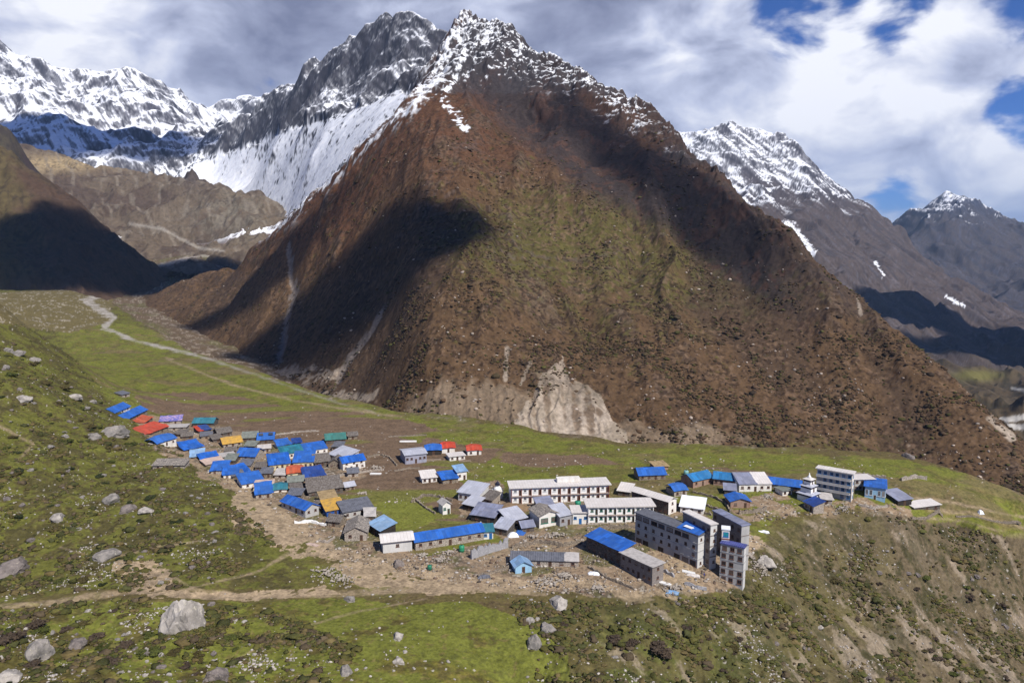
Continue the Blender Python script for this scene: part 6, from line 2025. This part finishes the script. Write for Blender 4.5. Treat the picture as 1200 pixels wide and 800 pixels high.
# the four grey brown bare bushes that stand out on the slope
for px, py, w_, lb in [(718, 752, 20, 'leftmost of the bare grey brown bushes on the slope below the barracks'), (740, 756, 17, 'upright bare grey bush between its two bigger neighbours on the slope'), (768, 762, 26, 'broadest bare grey brown bush on the slope'), (778, 768, 20, 'rightmost bare bush, lowest of the clump on the slope'),
                       (12, 752, 27, 'big brown bush at the left edge above the rounded pale boulder'), (40, 735, 19, 'brown bush right above the big one at the left edge')]:
    p_ = gh(px, py)
    s_ = w_ / 2.2 * (p_ - Vector((0, 0, CAMZ))).length / F
    o = link('shrub', BUSH[px % 5, 2], None, p_)
    o.scale = (s_, s_, s_ * .75)
    tag(o, lb, 'shrub', 'bare brown bushes')


def scatter(name, X, Y, Z, S, base, cols, jit, flat, mat, sink=.15):
    """one mass of low plants or stones: many lumps merged in a single mesh"""
    n, nv = len(X), len(base[0])
    r = np.random.RandomState(len(X))
    a = r.uniform(0, 6.28, n)
    ca, sa = np.cos(a)[:, None], np.sin(a)[:, None]
    bx, by, bz = base[0].T
    jx = 1 + r.uniform(-jit, jit, (n, nv))
    vx = (ca * bx - sa * by) * jx * S[:, None] * r.uniform(.8, 1.4, (n, 1)) + X[:, None]
    vy = (sa * bx + ca * by) * jx * S[:, None] + Y[:, None]
    vz = bz * jx * S[:, None] * (flat * r.uniform(.7, 1.3, (n, 1))) + Z[:, None] + (S * flat * (.5 - sink))[:, None]
    me = bpy.data.meshes.new(name)
    me.vertices.add(n * nv)
    me.vertices.foreach_set('co', np.stack([vx, vy, vz], -1).reshape(-1).astype(np.float32))
    f_ = (base[1][None] + (np.arange(n) * nv)[:, None, None]).reshape(-1).astype(np.int32)
    nf = len(f_) // 3
    me.loops.add(nf * 3)
    me.loops.foreach_set('vertex_index', f_)
    me.polygons.add(nf)
    me.polygons.foreach_set('loop_start', np.arange(0, nf * 3, 3, dtype=np.int32))
    me.update(calc_edges=True)
    at = me.color_attributes.new('base', 'FLOAT_COLOR', 'POINT')
    cc = np.ones((n * nv, 4), np.float32)
    cc[:, :3] = np.repeat(cols, nv, axis=0)
    at.data.foreach_set('color', cc.reshape(-1))
    me.materials.append(mat)
    o = link(name, me)
    o['kind'] = 'stuff'
    return o


heath_mat = terrain_mat('heath', 1.6, .2, amt=.5)
stone_mat = terrain_mat('stones', 1.6, .1, amt=.4, spec=.15)


def grid_sample(GXa, GYa, GZa, weight, n, seed):
    r = np.random.RandomState(seed)
    w_ = np.maximum(weight, 0).reshape(-1)
    # weight by visible area: image area of each cell
    idx = r.choice(len(w_), n, p=w_ / w_.sum())
    rr, cc = np.unravel_index(idx, GXa.shape)
    rr, cc = np.minimum(rr, GXa.shape[0] - 2), np.minimum(cc, GXa.shape[1] - 2)
    u, v = r.uniform(size=n), r.uniform(size=n)
    f = lambda A: A[rr, cc] * (1 - u) * (1 - v) + A[rr, cc + 1] * u * (1 - v) + A[rr + 1, cc] * (1 - u) * v + A[rr + 1, cc + 1] * u * v
    return f(GXa), f(GYa), f(GZa), r


gpx, gpy = proj(GX, GY, GZ)
vis = (gpx > -40) & (gpx < 1240) & (gpy < 830) & (GY < 420)
hillw = inpoly(gpx, gpy, [(-40, 350), (60, 395), (130, 465), (190, 515), (260, 575), (330, 640), (240, 690), (-40, 700)]).astype(float)
forew = inpoly(gpx, gpy, [(-40, 715), (140, 702), (300, 708), (420, 760), (360, 830), (-40, 830)]).astype(float)
gulw = inpoly(gpx, gpy, [(600, 705), (760, 704), (880, 698), (960, 610), (1060, 608), (1240, 640), (1240, 830), (640, 830)]).astype(float)
mm_ = fbm(GX, GY, 14, 4, .6, seed=801)
clump = ss(mm_, -.15, .5)
w_ = vis * (hillw * .8 + forew * .5 + gulw * 1.0) * (.04 + clump ** 2)
x, y, z, r = grid_sample(GX, GY, GZ, w_, 15000, 811)
S = r.uniform(.16, .55, len(x)) * (1 + 1.1 * (r.uniform(size=len(x)) > .9))
pal = np.array([[.100, .092, .028], [.076, .076, .024], [.115, .088, .038], [.095, .072, .044], [.058, .060, .022]])
cols = pal[r.randint(0, 5, len(x))] * r.uniform(.75, 1.25, (len(x), 1))
scatter('heath', x, y, z, S, ICO1, cols, .5, .55, heath_mat)
w_ = vis * (hillw * .6 + forew * .55 + gulw * .6 + .05) * (.05 + ss(fbm(GX, GY, 16, 4, .65, seed=821), .15, .7) ** 2)
x, y, z, r = grid_sample(GX, GY, GZ, w_, 6500, 823)
S = .10 + .26 * r.uniform(size=len(x)) ** 3
cols = np.array([.44, .40, .36])[None] * r.uniform(.55, 1.15, (len(x), 1))
scatter('stones', x, y, z, S, ICO0, cols, .25, .7, stone_mat)
# debris of building about the houses
town = inpoly(gpx, gpy, [(200, 494), (262, 500), (330, 515), (425, 535), (425, 560), (395, 575), (445, 602), (440, 625), (490, 650), (600, 634), (545, 610), (540, 575), (580, 562), (600, 585), (730, 590), (735, 575), (800, 590), (830, 600), (900, 640), (890, 690), (760, 700), (640, 695), (500, 680), (380, 650), (330, 605), (240, 560)]) | inpoly(gpx, gpy, [(850, 580), (900, 574), (1075, 595), (1060, 606), (960, 606), (880, 612)])
x, y, z, r = grid_sample(GX, GY, GZ, vis * town.astype(float) * (.25 + ss(fbm(GX, GY, 9, 4, .6, seed=833), -.1, .5)), 7000, 831)
S = .12 + .40 * r.uniform(size=len(x)) ** 4
pal = np.array([[.34, .29, .235], [.26, .21, .16], [.10, .08, .065], [.44, .40, .36], [.16, .11, .08]])
scatter('debris', x, y, z, S, ICO0, pal[r.randint(0, 5, len(x))] * r.uniform(.7, 1.15, (len(x), 1)), .25, .7, stone_mat)
# scattered stones in the fields
fld = inpoly(gpx, gpy, [(160, 460), (480, 490), (740, 530), (1000, 540), (1200, 580), (1200, 620), (1000, 590), (840, 570), (560, 590), (420, 590), (330, 520)])
x, y, z, r = grid_sample(GX, GY, GZ, vis * fld.astype(float) * (.04 + ss(fbm(GX, GY * 2, 30, 4, .6, seed=841), .2, .6)), 900, 843)
scatter('stones', x, y, z, .12 + .4 * r.uniform(size=len(x)) ** 5, ICO0, np.array([.40, .35, .30])[None] * r.uniform(.6, 1.2, (len(x), 1)), .25, .7, stone_mat)
# scrub and rocks on the big mountain's lower slopes
mpx, mpy = proj(MX, MY, MZ)
mvis = (mpx > 80) & (mpx < 1240) & (mpy > 120)
bare = np.clip(gb(mpx, mpy, 670, 490, 75, 50) * 1.3, 0, 1)
w_ = mvis * ss(170 - MZ, -120, 60) * (1 - bare) * (.08 + ss(fbm(MX, MY, 45, 4, .6, seed=851) + .5 * fbm(MX, MY * .4, 12, 3, seed=852), -.05, .5)) / np.maximum(MY, 300)
x, y, z, r = grid_sample(MX, MY, MZ, w_, 46000, 853)
S = (.35 + .95 * r.uniform(size=len(x)) ** 1.6) * (1 + .8 * (r.uniform(size=len(x)) > .94))
pal = np.array([[.075, .050, .030], [.060, .045, .024], [.050, .036, .024], [.070, .065, .022], [.095, .060, .036]])
scatter('scrub', x, y, z, S, ICO0, pal[r.randint(0, 5, len(x))] * r.uniform(.7, 1.25, (len(x), 1)), .5, .55, heath_mat)
w_ = mvis * ss(300 - MZ, -60, 60) * (.1 + ss(fbm(MX, MY, 60, 4, .6, seed=861), .1, .6)) / np.maximum(MY, 300)
x, y, z, r = grid_sample(MX, MY, MZ, w_, 2600, 863)
scatter('rocks', x, y, z, .3 + 1.1 * r.uniform(size=len(x)) ** 4, ICO0, np.array([.36, .30, .25])[None] * r.uniform(.6, 1.3, (len(x), 1)), .25, .7, stone_mat)
